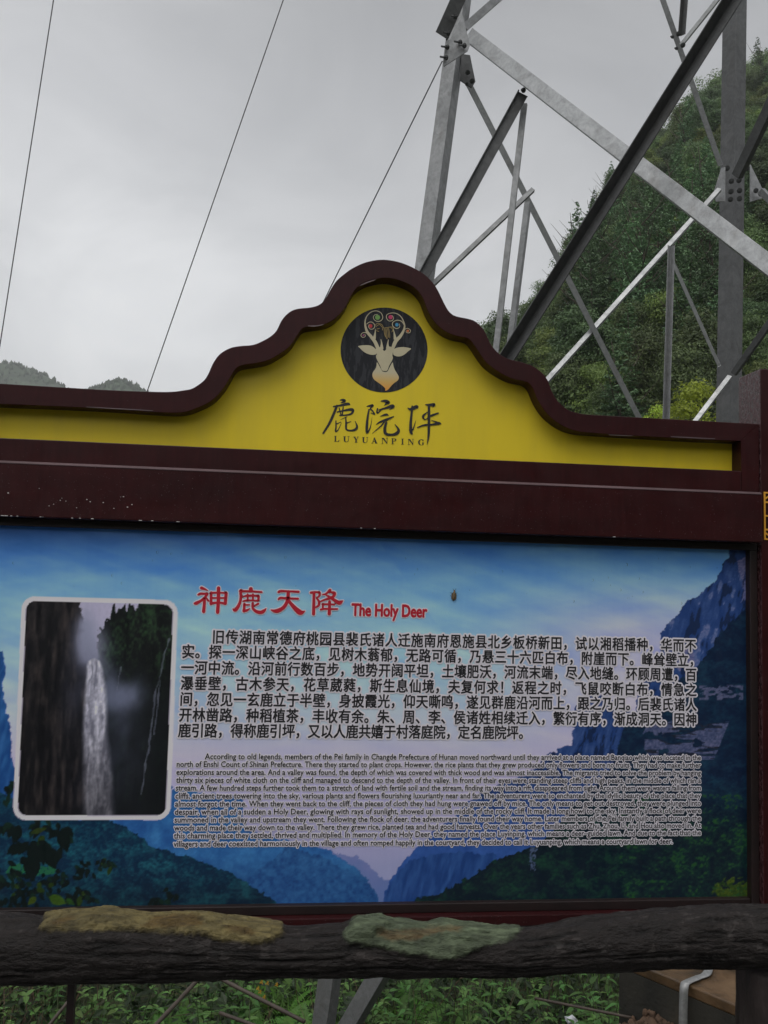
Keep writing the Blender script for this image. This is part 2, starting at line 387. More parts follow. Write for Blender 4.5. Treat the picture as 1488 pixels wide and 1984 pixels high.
def conifer_mesh(seed, H, W, mat):
    r = np.random.default_rng(seed); Cs = []; Ns = []
    z = H*.1
    while z < H*.99:
        f = 1-z/H; L_ = W*.5*(f**.85)*r.uniform(.8, 1.1)+.05; nb = int(6+6*f)
        for b in range(nb):
            t = r.random()*6.283; Lb = L_*r.uniform(.7, 1.15); n = max(4, int(Lb*26))
            s = np.sqrt(r.random(n)); d = np.array([math.cos(t), math.sin(t), 0]); q = np.array([-d[1], d[0], 0])
            wv = (1-s)*.22*Lb+.05
            c = d*s[:, None]*Lb+q*(r.uniform(-1, 1, n)*wv)[:, None]; c[:, 2] += z-.25*Lb*s+.22*Lb*s**3
            Cs.append(c); nn = np.tile(d*.4+np.array([0, 0, .6]), (n, 1)); Ns.append(nn)
        z += H*.028*r.uniform(.8, 1.3)
    V, Fc = leaf_quads(np.concatenate(Cs), np.concatenate(Ns), .085, r, .3)
    return np_mesh('crown', V, Fc, mat)
def trunk_mesh(seed, H, rad):
    r = random.Random(seed); mb = MB(); bend = r.uniform(-.12, .12)*H
    pts = [(bend*(t**2), 0, H*t*.9-.4) for t in (0, .25, .5, .75, 1)]; mb.tube(pts, [rad, rad*.8, rad*.6, rad*.4, rad*.15], 6)
    for k in range(6):
        t = r.uniform(.35, .85); b = Vector((bend*t*t, 0, H*t*.9-.4)); a = r.random()*6.28; l_ = H*r.uniform(.18, .32)
        mb.tube([b, b+Vector((math.cos(a)*l_*.5, math.sin(a)*l_*.5, l_*.35)), b+Vector((math.cos(a)*l_, math.sin(a)*l_, l_*.9))], [rad*.35, rad*.22, rad*.06], 5)
    me = bpy.data.meshes.new('trunk'); me.from_pydata(mb.v, [], mb.f); me.materials.append(BROWN); return me
KINDS = []
for k in range(3): KINDS.append(('broadleaf_tree', crown_mesh(100+k, 4.6, 4.0, 26, 560, .088, LEAF[0]), trunk_mesh(k, 4.4, .12)))
for k in range(2): KINDS.append(('broadleaf_tree', crown_mesh(120+k, 4.0, 3.8, 24, 560, .085, LEAF[1]), trunk_mesh(5+k, 3.8, .1)))
for k in range(2): KINDS.append(('broadleaf_tree', crown_mesh(140+k, 5.0, 3.8, 26, 540, .088, LEAF[2]), trunk_mesh(9+k, 4.8, .13)))
CON = [('conifer_tree', conifer_mesh(160+k, 6.5, 3.4, CONIF), trunk_mesh(20+k, 6.6, .1)) for k in range(3)]
LAB = {0: ('mid green bushy tree on the steep hillside behind the steel tower', 'broadleaf trees on the hillside'),
       1: ('yellowish green bushy tree on the steep hillside behind the steel tower', 'yellowish trees on the hillside'),
       2: ('dark green dense tree on the steep hillside behind the steel tower', 'dark trees on the hillside'),
       3: ('drooping dark conifer low on the hillside behind the steel tower', 'conifers low on the hillside')}
def put_tree(kind, p, s, rz, lab=None):
    name, cm, tm = kind
    key = 3 if name == 'conifer_tree' else 0 if cm.materials[0] == LEAF[0] else 1 if cm.materials[0] == LEAF[1] else 2
    label, grp = lab or LAB[key]
    t = thing(name, label, 'tree', p, grp, rz); t.scale = (s, s, s*random.uniform(.85, 1.2))
    for nm, me in (('trunk', tm), ('crown', cm)):
        o = bpy.data.objects.new(nm, me); COL.objects.link(o); o.parent = t
    return t
def pix(p):
    d = Vector(p)-CAM; z = d.dot(FW); return (PW/2+F*d.dot(RT)/z, PH/2-F*d.dot(UP)/z, z)
cells = []
for i in range(100):
    for j in range(32):
        t = (i+random.random())/100; s = (j+random.random())/32*1.05
        p = slope_pt(t, s); u, v, z = pix(p)
        if 925 < u < 1530 and v > 0 and v < 930: cells.append((p, u, v, z, t, s))
# keep a natural spacing
kept = []
random.shuffle(cells)
for c in cells:
    if all((c[0]-k[0]).length > (1.5 if c[3] < 55 else 1.9) for k in kept): kept.append(c)
kept.sort(key=lambda c: c[3])
nsmall = 0
def region(u, v):
    h = 'by the twin upright struts' if u < 1030 else 'behind the broad dark brace' if u < 1160 else 'right of the brace crossing' if u < 1285 else 'left of the thick tower leg' if u < 1410 else 'right of the thick tower leg'
    w_ = 'on the skyline' if v < np.interp(u, [925, 985, 1060, 1120, 1165, 1240, 1320, 1400, 1488, 1620], [830, 735, 640, 540, 462, 345, 268, 190, 150, 60])+45 else 'low on the slope' if v > 640 else 'halfway up the slope'
    return w_, h
KN = ('Mid green bushy tree', 'Yellowish green bushy tree', 'Dark green dense tree', 'Drooping feathery conifer')
for (p, u, v, z, t, s) in kept[:290]:
    con = random.random() < (.62 if (v > 430 and 1120 < u < 1440) else .04)
    if con: k = random.choice(CON); sc = random.uniform(.6, 1.0)
    else: k = random.choice(KINDS); sc = random.uniform(.42, .85)*(1.0 if z > 45 else .9)
    key = 3 if k[0] == 'conifer_tree' else [LEAF[0], LEAF[1], LEAF[2]].index(k[1].materials[0]); w_, h_ = region(u, v)
    lb = (KN[key].lower()+' '+w_+', '+h_, KN[key].lower()+'s '+w_+' '+h_)
    put_tree(k, p-Vector((0, 0, .35)), sc, random.random()*6.28, lb)
print('TREES', len(kept))
rest = kept[290:]
# everything else on the hill, undergrowth and the trees beyond count, as one mass of leaves
r = np.random.default_rng(5); Cs = []; Ns = []
for (p, u, v, z, t, s) in rest:
    for q in range(4):
        c = np.array(p)+r.normal(0, .8, 3)*np.array([1, 1, .4])+np.array([0, 0, r.uniform(.6, 2.4)]); d = r.normal(0, 1, (150, 3)); d /= np.linalg.norm(d, axis=1)[:, None]; d[:, 2] = np.abs(d[:, 2])
        Cs.append(c+d*r.uniform(.5, 1.15, 150)[:, None]); Ns.append(d)
for k in range(2600):
    t, s = r.random(), r.random()*1.03; p = slope_pt(t, s); u, v, z = pix(p)
    if not (900 < u < 1650 and -80 < v < 1050): continue
    n = 60; d = r.normal(0, 1, (n, 3)); d /= np.linalg.norm(d, axis=1)[:, None]; d[:, 2] = np.abs(d[:, 2])
    Cs.append(np.array(p)+d*r.uniform(.3, 1.0)*np.array([1.3, 1.3, 1])+np.array([0, 0, .1])); Ns.append(d)
V, Fc = leaf_quads(np.concatenate(Cs), np.concatenate(Ns), .12, r)
o = bpy.data.objects.new('undergrowth', np_mesh('undergrowth', V, Fc, LEAF[0])); COL.objects.link(o)
tag(o, 'mass of green undergrowth and scrub covering the steep hillside', 'undergrowth', kind='stuff')
# tall dark conifers on the skyline at the right
for (u, v, d, s, wd) in ((1468, 190, 88, 1.15, .8), (1399, 240, 86, 1.0, .6), (1500, 180, 90, .9, .7)):
    t = put_tree(CON[0], PD(u, v, d), s, random.random()*6, ({1468: 'tall dark conifer standing out on the skyline right of the thick tower leg', 1399: 'ragged narrow conifer on the skyline just left of the thick tower leg', 1500: 'second small conifer on the skyline at the right edge'}[u], 'conifers on the skyline'))
    t.scale = (s*wd, s*wd, s)
# bright yellow green bush close behind the tower
for (u, v, d, s, lb) in ((1338, 905, 15.5, .43, 'bright lime green leafy tree low behind the thick tower leg'), (1268, 930, 14.5, .33, 'small lime green bush left of the upright tower strut, above the red frame')):
    if s > .4: LM = crown_mesh(201, 4.0, 3.6, 16, 170, .095, LIME)
    else: LM = crown_mesh(203, 4.4, 2.6, 11, 130, .095, LIME)
    t = put_tree(('broadleaf_tree', LM, trunk_mesh(40, 3.8, .08)), PD(u, v, d), s, 1.0, (lb, 'lime green bushes behind the sign'))

# ================================================================== LATTICE TOWER
TW = thing('lattice_tower', 'galvanised steel lattice tower of angle bars behind the sign', 'pylon', PD(620, 2165, 5.75))
def beam(name, a, b, wd, ang, mat, t=.007, w2=None, ext=(0, 0), lab=None):
    """steel angle: a, b = (u, v, distance) of its corner line; ang = direction of the first flange in the plane (screen right, towards viewer)"""
    A, B = PD(*a), PD(*b); d = (B-A); A = A-d*ext[0]; B = B+d*ext[1]; d.normalize()
    n = (CAM-(A+B)/2); n = (n-d*n.dot(d)).normalized(); s_ = d.cross(n)
    if s_.dot(RT) < 0: s_ = -s_
    w2 = w2 or wd; q = math.radians(ang); f1 = s_*math.cos(q)+n*math.sin(q); f2 = s_*math.cos(q+math.pi/2)+n*math.sin(q+math.pi/2)
    prof = [Vector((0, 0, 0)), f1*wd, f1*wd+f2*t, f1*t+f2*t, f1*t+f2*w2, f2*w2]
    mb = MB(); vs = [A+p for p in prof]+[B+p for p in prof]
    mb.add(vs, [(0, 1, 2, 3), (0, 3, 4, 5), (9, 8, 7, 6), (11, 10, 9, 6)]+[(i, (i+1) % 6, 6+(i+1) % 6, 6+i) for i in range(6)])
    o = mb.obj(name, mat, TW); bevel(o, .0015, 1)
    if lab: o['label'] = lab
    return o
beam('leg', (899-.134*600, 600, 5.8), (899, 0, 5.9), .11, 210, GALV, .010, ext=(2.65, .6))
beam('leg', (1416, 760, 7.2), (1427, 0, 7.3), .155, 217, GALVD, .012, ext=(1.9, .6))
beam('diagonal_brace', (908.5, 83, 5.72), (1488, 534, 4.12), .09, -95, GALVL, .008, ext=(0.02, .9), lab='broad bright silver diagonal brace')
beam('diagonal_brace', (987, 685, 5.0), (1418, 0, 4.15), .074, 48, GALVD, .008, w2=.068, ext=(.75, .6), lab='broad dark diagonal brace crossing in front')
beam('strut', (1003, 178, 5.45), (812, 528, 5.6), .075, 8, GALVD, .007, w2=.03, ext=(0, .35))
beam('diagonal_brace', (908, 150, 6.0), (1240, 802, 6.75), .045, 160, GALVL, .006, ext=(0, .5))
beam('diagonal_brace', (1398, 366, 6.95), (1063, 738, 6.45), .04, 205, GALVL, .006, w2=.035, ext=(0, .85))
beam('strut', (1021, 200, 5.5), (966, 677, 5.55), .04, 190, GALV, .005, w2=.03, ext=(0, .4))
beam('strut', (1026, 390, 6.0), (994, 645, 6.0), .042, 205, GALV, .005, w2=.042, ext=(0, .5))
beam('strut', (1036, 368, 6.15), (846, 548, 6.05), .034, 200, GALV, .005, w2=.034, ext=(0, .2))
beam('strut', (1300, 478, 6.6), (1290, 812, 6.6), .042, 40, GALV, .005, w2=.042, ext=(0, .6))
beam('strut', (1303, 498, 6.8), (1397, 708, 6.95), .03, 160, GALVL, .005)
beam('strut', (1418, 729, 7.0), (1353, 814, 6.9), .04, 200, GALVL, .005, w2=.03, ext=(0, 1.5))
beam('strut', (1488, 637, 6.6), (1423, 728, 6.9), .05, 200, GALVD, .005, w2=.05, ext=(1.2, 0))
beam('diagonal_brace', (1290, 0, 6.7), (1401, 318, 6.9), .045, 160, GALV, .006, w2=.035, ext=(.7, 0))
beam('strut', (1325, -10, 6.6), (1319, 70, 6.65), .05, 40, GALVD, .005, w2=.04, ext=(2.5, 0))
beam('strut', (1396, -4, 6.4), (1322, 88, 6.6), .032, 200, GALVL, .005, w2=.03, ext=(1.5, 0))
beam('diagonal_brace', (1488, 225, 6.3), (1430, 347, 6.75), .085, 215, GALVD, .007, w2=.06, ext=(1.5, 0))
beam('strut', (1476, 365, 6.6), (1500, 390, 6.55), .05, 200, GALV, .006, w2=.05, ext=(0, 6))
beam('diagonal_brace', (868, 76, 5.66), (902, 0, 5.6), .10, 170, GALVD, .009, w2=.03, ext=(0, 3))
beam('diagonal_brace', (906, 58, 5.95), (972, 0, 6.0), .055, 185, GALV, .006, w2=.04, ext=(0, 3))
beam('diagonal_brace', (742, 1895, 5.66), (690, 1984, 5.72), .11, 205, GALV, .009, w2=.09, ext=(6.0, 1.9))
def gusset(pts, d, mat, th=.010):
    W_ = [PD(u, v, d) for u, v in pts]; mb = MB(); mb.prism(W_, W_[0].y, W_[0].y+th); o = mb.obj('gusset_plate', mat, TW); bevel(o, .0015, 1); return o
c1 = lambda x, y: (780+x/4.203, y/4.203); c2 = lambda x, y: (1134+x/4.203, y/4.203)
gusset([c1(*q) for q in ((490, 120), (548, 370), (532, 412), (338, 538), (328, 520), (352, 330), (385, 325))], 5.62, GALV)
gusset([c1(*q) for q in ((480, 440), (548, 450), (592, 665), (562, 712), (470, 652))], 5.93, GALVD)
gusset([c2(*q) for q in ((1345, 1340), (1450, 1555), (1442, 1612), (1345, 1642))], 7.02, GALV)
gusset([c2(*q) for q in ((1112, 1365), (1140, 1360), (1140, 1640), (1068, 1640), (1050, 1562))], 7.02, GALV)
def bolt(u, v, d, l_=.035, side=-.35, r_=.011):
    p = PD(u, v, d); dr = ((CAM-p).normalized()+RT*side+UP*.12).normalized(); mb = MB()
    mb.tube([p-dr*.01, p+dr*l_], r_*.62, 8); mb.tube([p+dr*.001, p+dr*.016], r_*1.25, 6)
    mb.tube([p-dr*.002, p+dr*.002], r_*1.6, 10); mb.obj('bolt', GALVD, TW)
for x, y in ((430, 135), (370, 270)): bolt(*c1(x, y), 5.60, .06, -.6)
for x, y in ((365, 385), (355, 470), (505, 372), (470, 345)): bolt(*c1(x, y), 5.60, .07, -.7)
for x, y in ((530, 590), (565, 660)): bolt(*c1(x, y), 5.90, .02, 0)
bolt(*c1(522, 686), 5.90, .02, 0, .008); bolt(*c1(985, 735), 5.42, .03, -.5)
for x, y in ((1155, 1370), (1190, 1475), (1252, 1468), (1186, 1560), (1256, 1552), (1182, 1624), (1256, 1618)): bolt(*c2(x, y), 7.05 if x > 1200 else 7.1, .02, 0, .015)
for x, y in ((1390, 1552), (1430, 1580), (1318, 1372)): bolt(*c2(x, y), 6.98, .02, 0, .014)
bolt(*c2(300, 1400), 4.62, .075, -.5, .013)
for x, y in ((760, 275), (795, 368)): bolt(*c2(x, y), 6.45, .03, -.2, .013)
for x, y in ((712, 300), (745, 394)): bolt(*c2(x, y), 6.5, .03, -.8, .009)
fp = PD(620, 2165, 5.75); MB().box(fp.x-.35, fp.x+.35, fp.y-.35, fp.y+.35, fp.z-.3, fp.z+.12).obj('footing', simple('footing_concrete', (.22, .21, .19), .9, bumpv=.3), TW)
fb = PD(1416, 760, 7.2); MB().box(fb.x-.4, fb.x+.3, fb.y-.3, fb.y+.4, -2.6, -1.6).obj('footing', bpy.data.materials['footing_concrete'], TW)

# ================================================================== OVERHEAD WIRES
WIRE = simple('steel_wire', (.10, .10, .105), .5, .6, var=.2)
def wire(a, b, rad, label, ext):
    A, B = PD(*a), PD(*b); d = B-A; A = A-d*ext[0]; B = B+d*ext[1]; n = 24; pts = []
    for k in range(n+1):
        t = k/n; p = A.lerp(B, t); p = p-Vector((0, 0, math.sin(math.pi*t)*.004*(B-A).length)); pts.append(p)
    o = MB().tube(pts, rad, 6).obj('overhead_wire', WIRE, None, True); tag(o, label, 'wire', 'wires slanting down from above')
wire((103, 0, 7.5), (2, 650, 8.0), .0052, 'thin dark wire slanting down at the far left of the sky', (1.2, 1.35))
wire((546, 0, 8.0), (283, 757, 8.6), .0052, 'thin dark wire crossing the sky between the left edge and the crest', (1.2, 1.1))
wire((857, 118, 5.72), (622, 590, 7.0), .0050, 'thin wire from the tower leg down behind the crest peak', (0.0, 1.6))

# ================================================================== THE SIGNBOARD
XP = P(1473, 760, -.005).x
YP, YC = .05, 0.0          # yellow panel plane, crest face plane
YB = .035                  # poster plane
SG = thing('signboard', 'large maroon framed tourist signboard with yellow crest and mountain poster', 'signboard', (P(744, 1400, 0).x, .03, 0))
outer_px = [(-45, 740.5), (0, 743), (100, 749), (200, 755), (285, 758.5), (330, 759), (360, 755.4), (373.7, 752), (394, 738), (403.4, 724.5), (412.6, 704), (426, 685.7), (446.8, 673.8), (467.4, 670), (490, 668), (508.5, 660.6), (524.5, 651.4), (536, 640), (546, 620), (560, 605), (576, 598), (600, 595.6), (617.8, 590.7), (630, 579.5), (640.6, 560.6), (651.4, 544.5), (664.8, 532.4), (683.7, 519), (710.5, 507.4), (742.8, 502.8), (775, 508), (803.8, 520), (827.6, 535.6), (845.4, 557), (861, 588), (870, 603), (882, 612), (908.5, 617.7), (922.8, 623.6), (937, 638), (944, 652), (951, 666.5), (965.6, 684), (984.6, 695), (1008.4, 701), (1032, 709), (1049, 721), (1060.8, 735.5), (1069, 757), (1080, 776), (1098.8, 792.6), (1118, 799.7), (1140, 803), (1200, 806.5), (1300, 812), (1400, 817.5), (1470, 821.5)]
inner_px = [(-45, 788), (0, 790), (100, 794), (168, 797), (240, 801), (296, 805), (353, 806.7), (386, 797.6), (413, 784), (433, 764), (447, 742), (457, 725), (470, 717), (497, 712.7), (520, 707.4), (542.8, 694.8), (561, 681), (574.8, 660.6), (586, 646), (606.8, 641.8), (627, 638.6), (646, 629), (664.8, 609), (675.6, 587.5), (689, 568.7), (710.5, 556.6), (742.8, 550.7), (772.4, 556.6), (796.6, 568.7), (812.7, 587.5), (823.4, 614.4), (836.9, 636), (855.7, 652), (877, 660.6), (898, 665), (908, 674), (920, 692), (934.6, 711.7), (956, 728), (982, 741.4), (1010, 748), (1021, 758), (1032, 783), (1044, 802), (1058, 817), (1080, 832), (1105, 841), (1140, 845), (1250, 852), (1340, 857), (1418, 860)]
zl, zr = P(0, 849, YC), P(1418, 911, YC); z_yb = (zl.z+zr.z)/2                   # top of the rail under the yellow panel
z_ledge = (P(0, 889, -.03).z+P(1475, 952, -.03).z)/2
z_hb = (P(0, 1001, -.03).z+P(1400, 1048, -.03).z)/2
z_pt = (P(0, 1019, YB).z+P(1445, 1066, YB).z)/2; z_pb = (P(0, 1758, YB).z+P(1450, 1737, YB).z)/2
x_pr = P(1446, 1400, YB).x; x_l = P(-45, 740, YC).x
x_in = P(1418, 885, YP).x
NO = 260
op = resample(spline(outer_px, 5), NO); ip = resample(spline(inner_px, 5), NO)
# pair by horizontal progress so the band stays even
O3 = [P(u, v, YC) for u, v in op]; I3 = [P(u, v, YP) for u, v in ip]
x0 = x_l; O3[0].x = I3[0].x = x0
O3[-1].x = XP-.002; I3[-1].x = x_in
# crest frame: arched band + stile at right + bottom rail, all one moulding with a front and a back
fv = []; ff = []
for k in range(NO): fv += [(O3[k].x, YC, O3[k].z), (I3[k].x, YC, I3[k].z), (O3[k].x, .065, O3[k].z), (I3[k].x, .065, I3[k].z)]
for k in range(NO-1):
    a = 4*k; ff += [(a, a+1, a+5, a+4), (a+2, a+6, a+7, a+3), (a, a+4, a+6, a+2), (a+1, a+3, a+7, a+5)]
ff += [(0, 2, 3, 1), (4*(NO-1), 4*(NO-1)+1, 4*(NO-1)+3, 4*(NO-1)+2)]
o = mesh_obj('crest_moulding', fv, ff, MAROON, SG); bevel(o, .0014, 2)
zt = I3[-1].z
mb = MB(); mb.prism([Vector((x_in, 0, z_ledge-.004)), Vector((XP-.002, 0, z_ledge-.004)), Vector((XP-.002, 0, O3[-1].z)), Vector((x_in, 0, zt))], YC+.0005, .064); mb.obj('crest_stile', MAROON, SG)
o = MB().box(x0, x_in-.0005, YC, .064, z_ledge-.004, z_yb).obj('bottom_rail', MAROON, SG); bevel(o, .002, 2)
# bare scratches where the moulding's inner edge is worn
SCRATCH = []
for pts_ in ([(597, 631.5, 1.4), (612, 631.5, 2.2), (627, 628.6, 1.2)], [(698, 553, 1.2), (712, 547, 2.0), (727, 542.2, 1.2)], [(168, 788.5, 1.0), (230, 792, 1.5), (296, 795.6, 1.0)], [(1300, 846, 1.0), (1340, 848, 1.5), (1385, 850, 1.0)], [(1180, 842.5, .8), (1200, 843.5, 1.1), (1225, 844.5, .8)]): SCRATCH.append(pts_)
# yellow panel
poly = [Vector((p.x, 0, p.z+.004)) for p in I3] + [Vector((x_in+.003, 0, z_yb-.01)), Vector((x0, 0, z_yb-.01))]
mb = MB(); mb.prism(poly, YP, YP+.012); mb.obj('yellow_panel', YELLOW, SG)
# header board
xh1 = P(1478, 1000, -.03).x
o = MB().box(x0, xh1, -.03, .05, z_hb, z_ledge-.004).obj('header_board', MAROON, SG); bevel(o, .004, 3)
LEDGE_LIGHT = simple('painted_ledge_highlight', (.12, .075, .08), .4, var=.3, scale=5)  # lighter colour on the strip stands in for skylight along the ledge edge
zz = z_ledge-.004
o = MB().add([(x, y, z) for x in (x0, xh1-.004) for y, z in ((-.0312, zz-.0055), (-.0312, zz-.0035), (-.026, zz+.0012), (-.020, zz+.0012), (-.020, zz-.0055))], [(0, 1, 6, 5), (1, 2, 7, 6), (2, 3, 8, 7), (3, 4, 9, 8), (0, 5, 9, 4), (0, 4, 3, 2, 1), (5, 6, 7, 8, 9)]).obj('ledge_highlight', LEDGE_LIGHT, SG)
# white paint chips along the header's lower edge, and drops of water
WH = simple('chipped_white', (.6, .58, .56), .5, var=.1)
mb = MB()
for u in (5, 12, 22, 34, 80, 82, 140, 155, 179, 272, 295, 345, 700, 726, 1190):
    p = P(u, 998+u*.032, -.0305); wdt = random.uniform(.001, .004); mb.box(p.x-wdt, p.x+wdt, -.0312, -.0300, z_hb+.001, z_hb+.0025)
for k in range(17):
    u = random.gauss(165, 55); v = random.uniform(905, 985) if k > 12 else random.uniform(960, 985); p = P(u, v, -.0305)
    a = random.uniform(.0003, .0011); mb.box(p.x-a*random.uniform(.6, 1.8), p.x+a*1.5, -.0312, -.0300, p.z-a, p.z+a)
q = mb.obj('paint_chip', WH, SG); q['kind'] = 'stuff'
# poster frame
o = MB().box(x0, XP-.001, .012, .06, z_pt, z_hb-.0005).obj('frame_top_bar', FRAME, SG); bevel(o, .002)
o = MB().box(x_pr, XP-.001, .012, .06, z_pb-.03, z_pt-.0005).obj('frame_stile', FRAME, SG); bevel(o, .002)
zb1 = P(700, 1770.5, .02).z; zb2 = P(700, 1785, -.01).z
o = MB().box(x0, x_pr-.0005, .018, .06, zb1, z_pb).obj('frame_bottom_bar', FRAME, SG); bevel(o, .002)
o = MB().box(x0, XP-.001, -.004, .055, zb2-.022, zb1-.0005).obj('bottom_sill', MAROON, SG); bevel(o, .0025)
o = MB().box(x0, XP-.001, .01, .055, zb2-.10, zb2-.0225).obj('bottom_board', FRAME, SG)
MB().box(x0, XP-.001, .052, .062, z_pb-.02, z_hb).obj('backing_board', FRAME, SG)
# posts
zpt = P(1473, 714, -.005).z
qw = M('wet_post_paint', (.05, .02, .022), .16)
dr = qw.noise(130, 4, .6, qw.co((1, 1, .5))); qw.color(qw.ramp(dr, [(.4, (.035, .013, .014)), (.62, (.075, .03, .034))])); qw.rough(qw.ramp(dr, [(.45, g3(.12)), (.6, g3(.5))])); qw.bump(dr, .5, .003)
o = MB().box(XP, XP+.16, -.005, .11, -.02, zpt).obj('post', [qw.m], SG); bevel(o, .003); o.data.materials.append(MAROON)
for p_ in o.data.polygons:
    if p_.normal.y < -.5: p_.material_index = 1
o = MB().box(x0-.18, x0-.001, -.005, .11, -.02, zpt).obj('post', [MAROON], SG); bevel(o, .003)
o = MB().box(P(133, 1940, .1).x, P(147, 1940, .1).x, .08, .10, -.35, zb2-.10).obj('post', FRAME, SG); o['label'] = 'thin dark iron post under the left part of the sign'
# gold fretwork on the post
zf0, zf1 = P(1482, 953, -.006).z, P(1484, 1046, -.006).z; xf = P(1480, 1000, -.006).x
t_ = .0045; mb = MB(); wf = .105; yy = (-.0075, -.0048)
mb.box(xf, xf+t_, *yy, zf1, zf0); mb.box(xf+wf-t_, xf+wf, *yy, zf1, zf0)
for k in range(5):
    z = zf0-(zf0-zf1)*(0, .215, .5, .785, 1)[k]; mb.box(xf+t_, xf+wf-t_, *yy, z-t_*(k > 0)*(1 if k == 4 else .5)+ (t_ if k == 4 else 0) - (t_ if k == 0 else 0), z+(t_*.5 if 0 < k < 4 else (t_ if k == 4 else 0)))
for zc, sg in ((zf0, -1), (zf1, 1)):
    for xx, sx in ((xf+t_, 1), (xf+wf-t_, -1)):
        a = Vector((xx, 0, zc+sg*.019)); b = Vector((xx+sx*.019, 0, zc+sg*.0045))
        n = Vector((-(b-a).z, 0, (b-a).x)).normalized()*t_*.4
        mb.prism([a-n, b-n, b+n, a+n], *yy)
mb.obj('fretwork', GOLD, SG)

# ---- emblem and brushed name on the yellow panel
def E(x, y): return (600+x/4.96, 570+y/4.96)
YE = YP
def stroke(mb, pts, Y, f=E, n=5, k=1.0, sc=4.96):
    pts = [(*p, 6) if len(p) == 2 else p for p in pts]
    q = spline(pts, n); Lp = []; Rp = []; up_ = None
    for i in range(len(q)):
        a = q[max(i-1, 0)]; b = q[min(i+1, len(q)-1)]; d = b[:2]-a[:2]; d = d/(np.hypot(*d)+1e-9); nn = np.array([-d[1], d[0]])*max(q[i][2], .8)*.5*k
        Lp.append(P(*f(*(q[i][:2]+nn)), Y)); Rp.append(P(*f(*(q[i][:2]-nn)), Y))
    vs = []; fs = []
    for a, b in zip(Lp, Rp): vs += [(a.x, Y, a.z), (b.x, Y, b.z)]
    for i in range(len(Lp)-1): fs.append((2*i, 2*i+1, 2*i+3, 2*i+2))
    mb.add(vs, fs)
    for (c, rr) in ((q[0], q[0][2]), (q[-1], q[-1][2])):
        cc = [P(*f(c[0]+math.cos(t*.785)*rr*.5*k, c[1]+math.sin(t*.785)*rr*.5*k), Y) for t in range(8)]
        flat(mb, cc, Y+.00002)
qd = M('emblem_slate', (.035, .037, .045), .45, 0, .2)
sm = qd.noise(60, 5, .6, qd.co((1.4, 1, .3))); qd.color(qd.ramp(sm, [(.5, (.020, .021, .025)), (.54, (.040, .042, .048))], 'LINEAR')); 
ctr = P(*E(715, 536), YE-.0006)
mb = MB(); flat(mb, [P(*E(715+418*math.cos(t*.0785398), 536+408*math.sin(t*.0785398)), YE-.0006) for t in range(80)], YE-.0006)
EM = mb.obj('emblem', qd.m, SG)
CREAM = simple('cream_ink', (.56, .50, .33), .45, var=.06)
qb = M('cream_to_amber_ink', (.6, .5, .3), .45); zlo, zhi = P(*E(720, 930), YE).z, P(*E(720, 740), YE).z
sx_ = qb.n('ShaderNodeSeparateXYZ'); tcx = qb.n('ShaderNodeTexCoord'); qb.l(tcx.outputs['Object'], sx_.inputs[0]); mr = qb.n('ShaderNodeMapRange'); qb.l(sx_.outputs[2], mr.inputs[0]); mr.inputs[1].default_value = zlo; mr.inputs[2].default_value = zhi
qb.color(qb.ramp(mr.outputs[0], [(.1, (.75, .33, .05)), (.5, (.66, .43, .13)), (.95, (.56, .50, .33))]))
mb = MB(); Y1 = YE-.0012
def poly_e(pts, n=4): return [P(*E(*q[:2]), Y1) for q in spline(pts, n, True)]
flat(mb, poly_e([(650, 515), (690, 508), (702, 532), (718, 545), (735, 530), (748, 505), (790, 508), (803, 530), (800, 555), (795, 590), (800, 610), (790, 640), (765, 685), (745, 733), (720, 738), (695, 731), (678, 690), (655, 645), (640, 610), (639, 590), (646, 575), (641, 555), (633, 530)]), Y1)
flat(mb, poly_e([(466, 500), (500, 492), (560, 490), (600, 500), (632, 526), (642, 552), (640, 575), (600, 583), (550, 570), (510, 545), (480, 515)]), Y1+.0001)
flat(mb, poly_e([(975, 525), (950, 515), (900, 508), (850, 512), (815, 525), (801, 550), (805, 580), (830, 595), (870, 597), (910, 580), (945, 550)]), Y1+.0001)
ST = [[(660, 530, 34), (630, 462, 34), (592, 410, 30), (555, 365, 26), (536, 310, 19), (533, 260, 13), (550, 210, 9), (590, 172, 8), (640, 160, 8), (685, 180, 7), (702, 220, 7), (690, 250, 7), (655, 263, 7), (622, 247, 6), (612, 218, 6), (627, 198, 5), (652, 196, 5)],
      [(548, 287, 7), (575, 268, 7), (605, 272, 7), (626, 300, 7), (615, 330, 7), (585, 336, 6), (566, 315, 6), (571, 292, 5)],
      [(620, 425, 30), (629, 375, 14), (631, 335, 4)], [(572, 392, 12), (540, 370, 8), (508, 372, 6), (492, 395, 6), (510, 415, 6), (535, 405, 5), (530, 385, 4)],
      [(692, 520, 34), (691, 470, 14), (684, 434, 5)], [(750, 518, 32), (750, 475, 14), (757, 438, 5)],
      [(795, 530, 30), (825, 455, 36), (870, 405, 30), (900, 355, 22), (912, 310, 16), (905, 270, 11), (880, 220, 9), (840, 188, 8), (790, 180, 7), (745, 195, 7), (738, 225, 7), (760, 256, 6), (795, 252, 6), (806, 225, 5), (790, 203, 5)],
      [(911, 300, 9), (885, 262, 8), (840, 250, 7), (800, 270, 7), (798, 305, 7), (832, 330, 6), (865, 315, 6), (862, 285, 5)],
      [(822, 428, 30), (812, 372, 12), (805, 335, 4)], [(912, 340, 7), (940, 328, 6), (967, 345, 6), (960, 370, 6), (930, 368, 5), (927, 350, 4)]]
for i, s_ in enumerate(ST): stroke(mb, s_, Y1-.00005*(i+1))
mb.obj('deer_head', CREAM, EM)
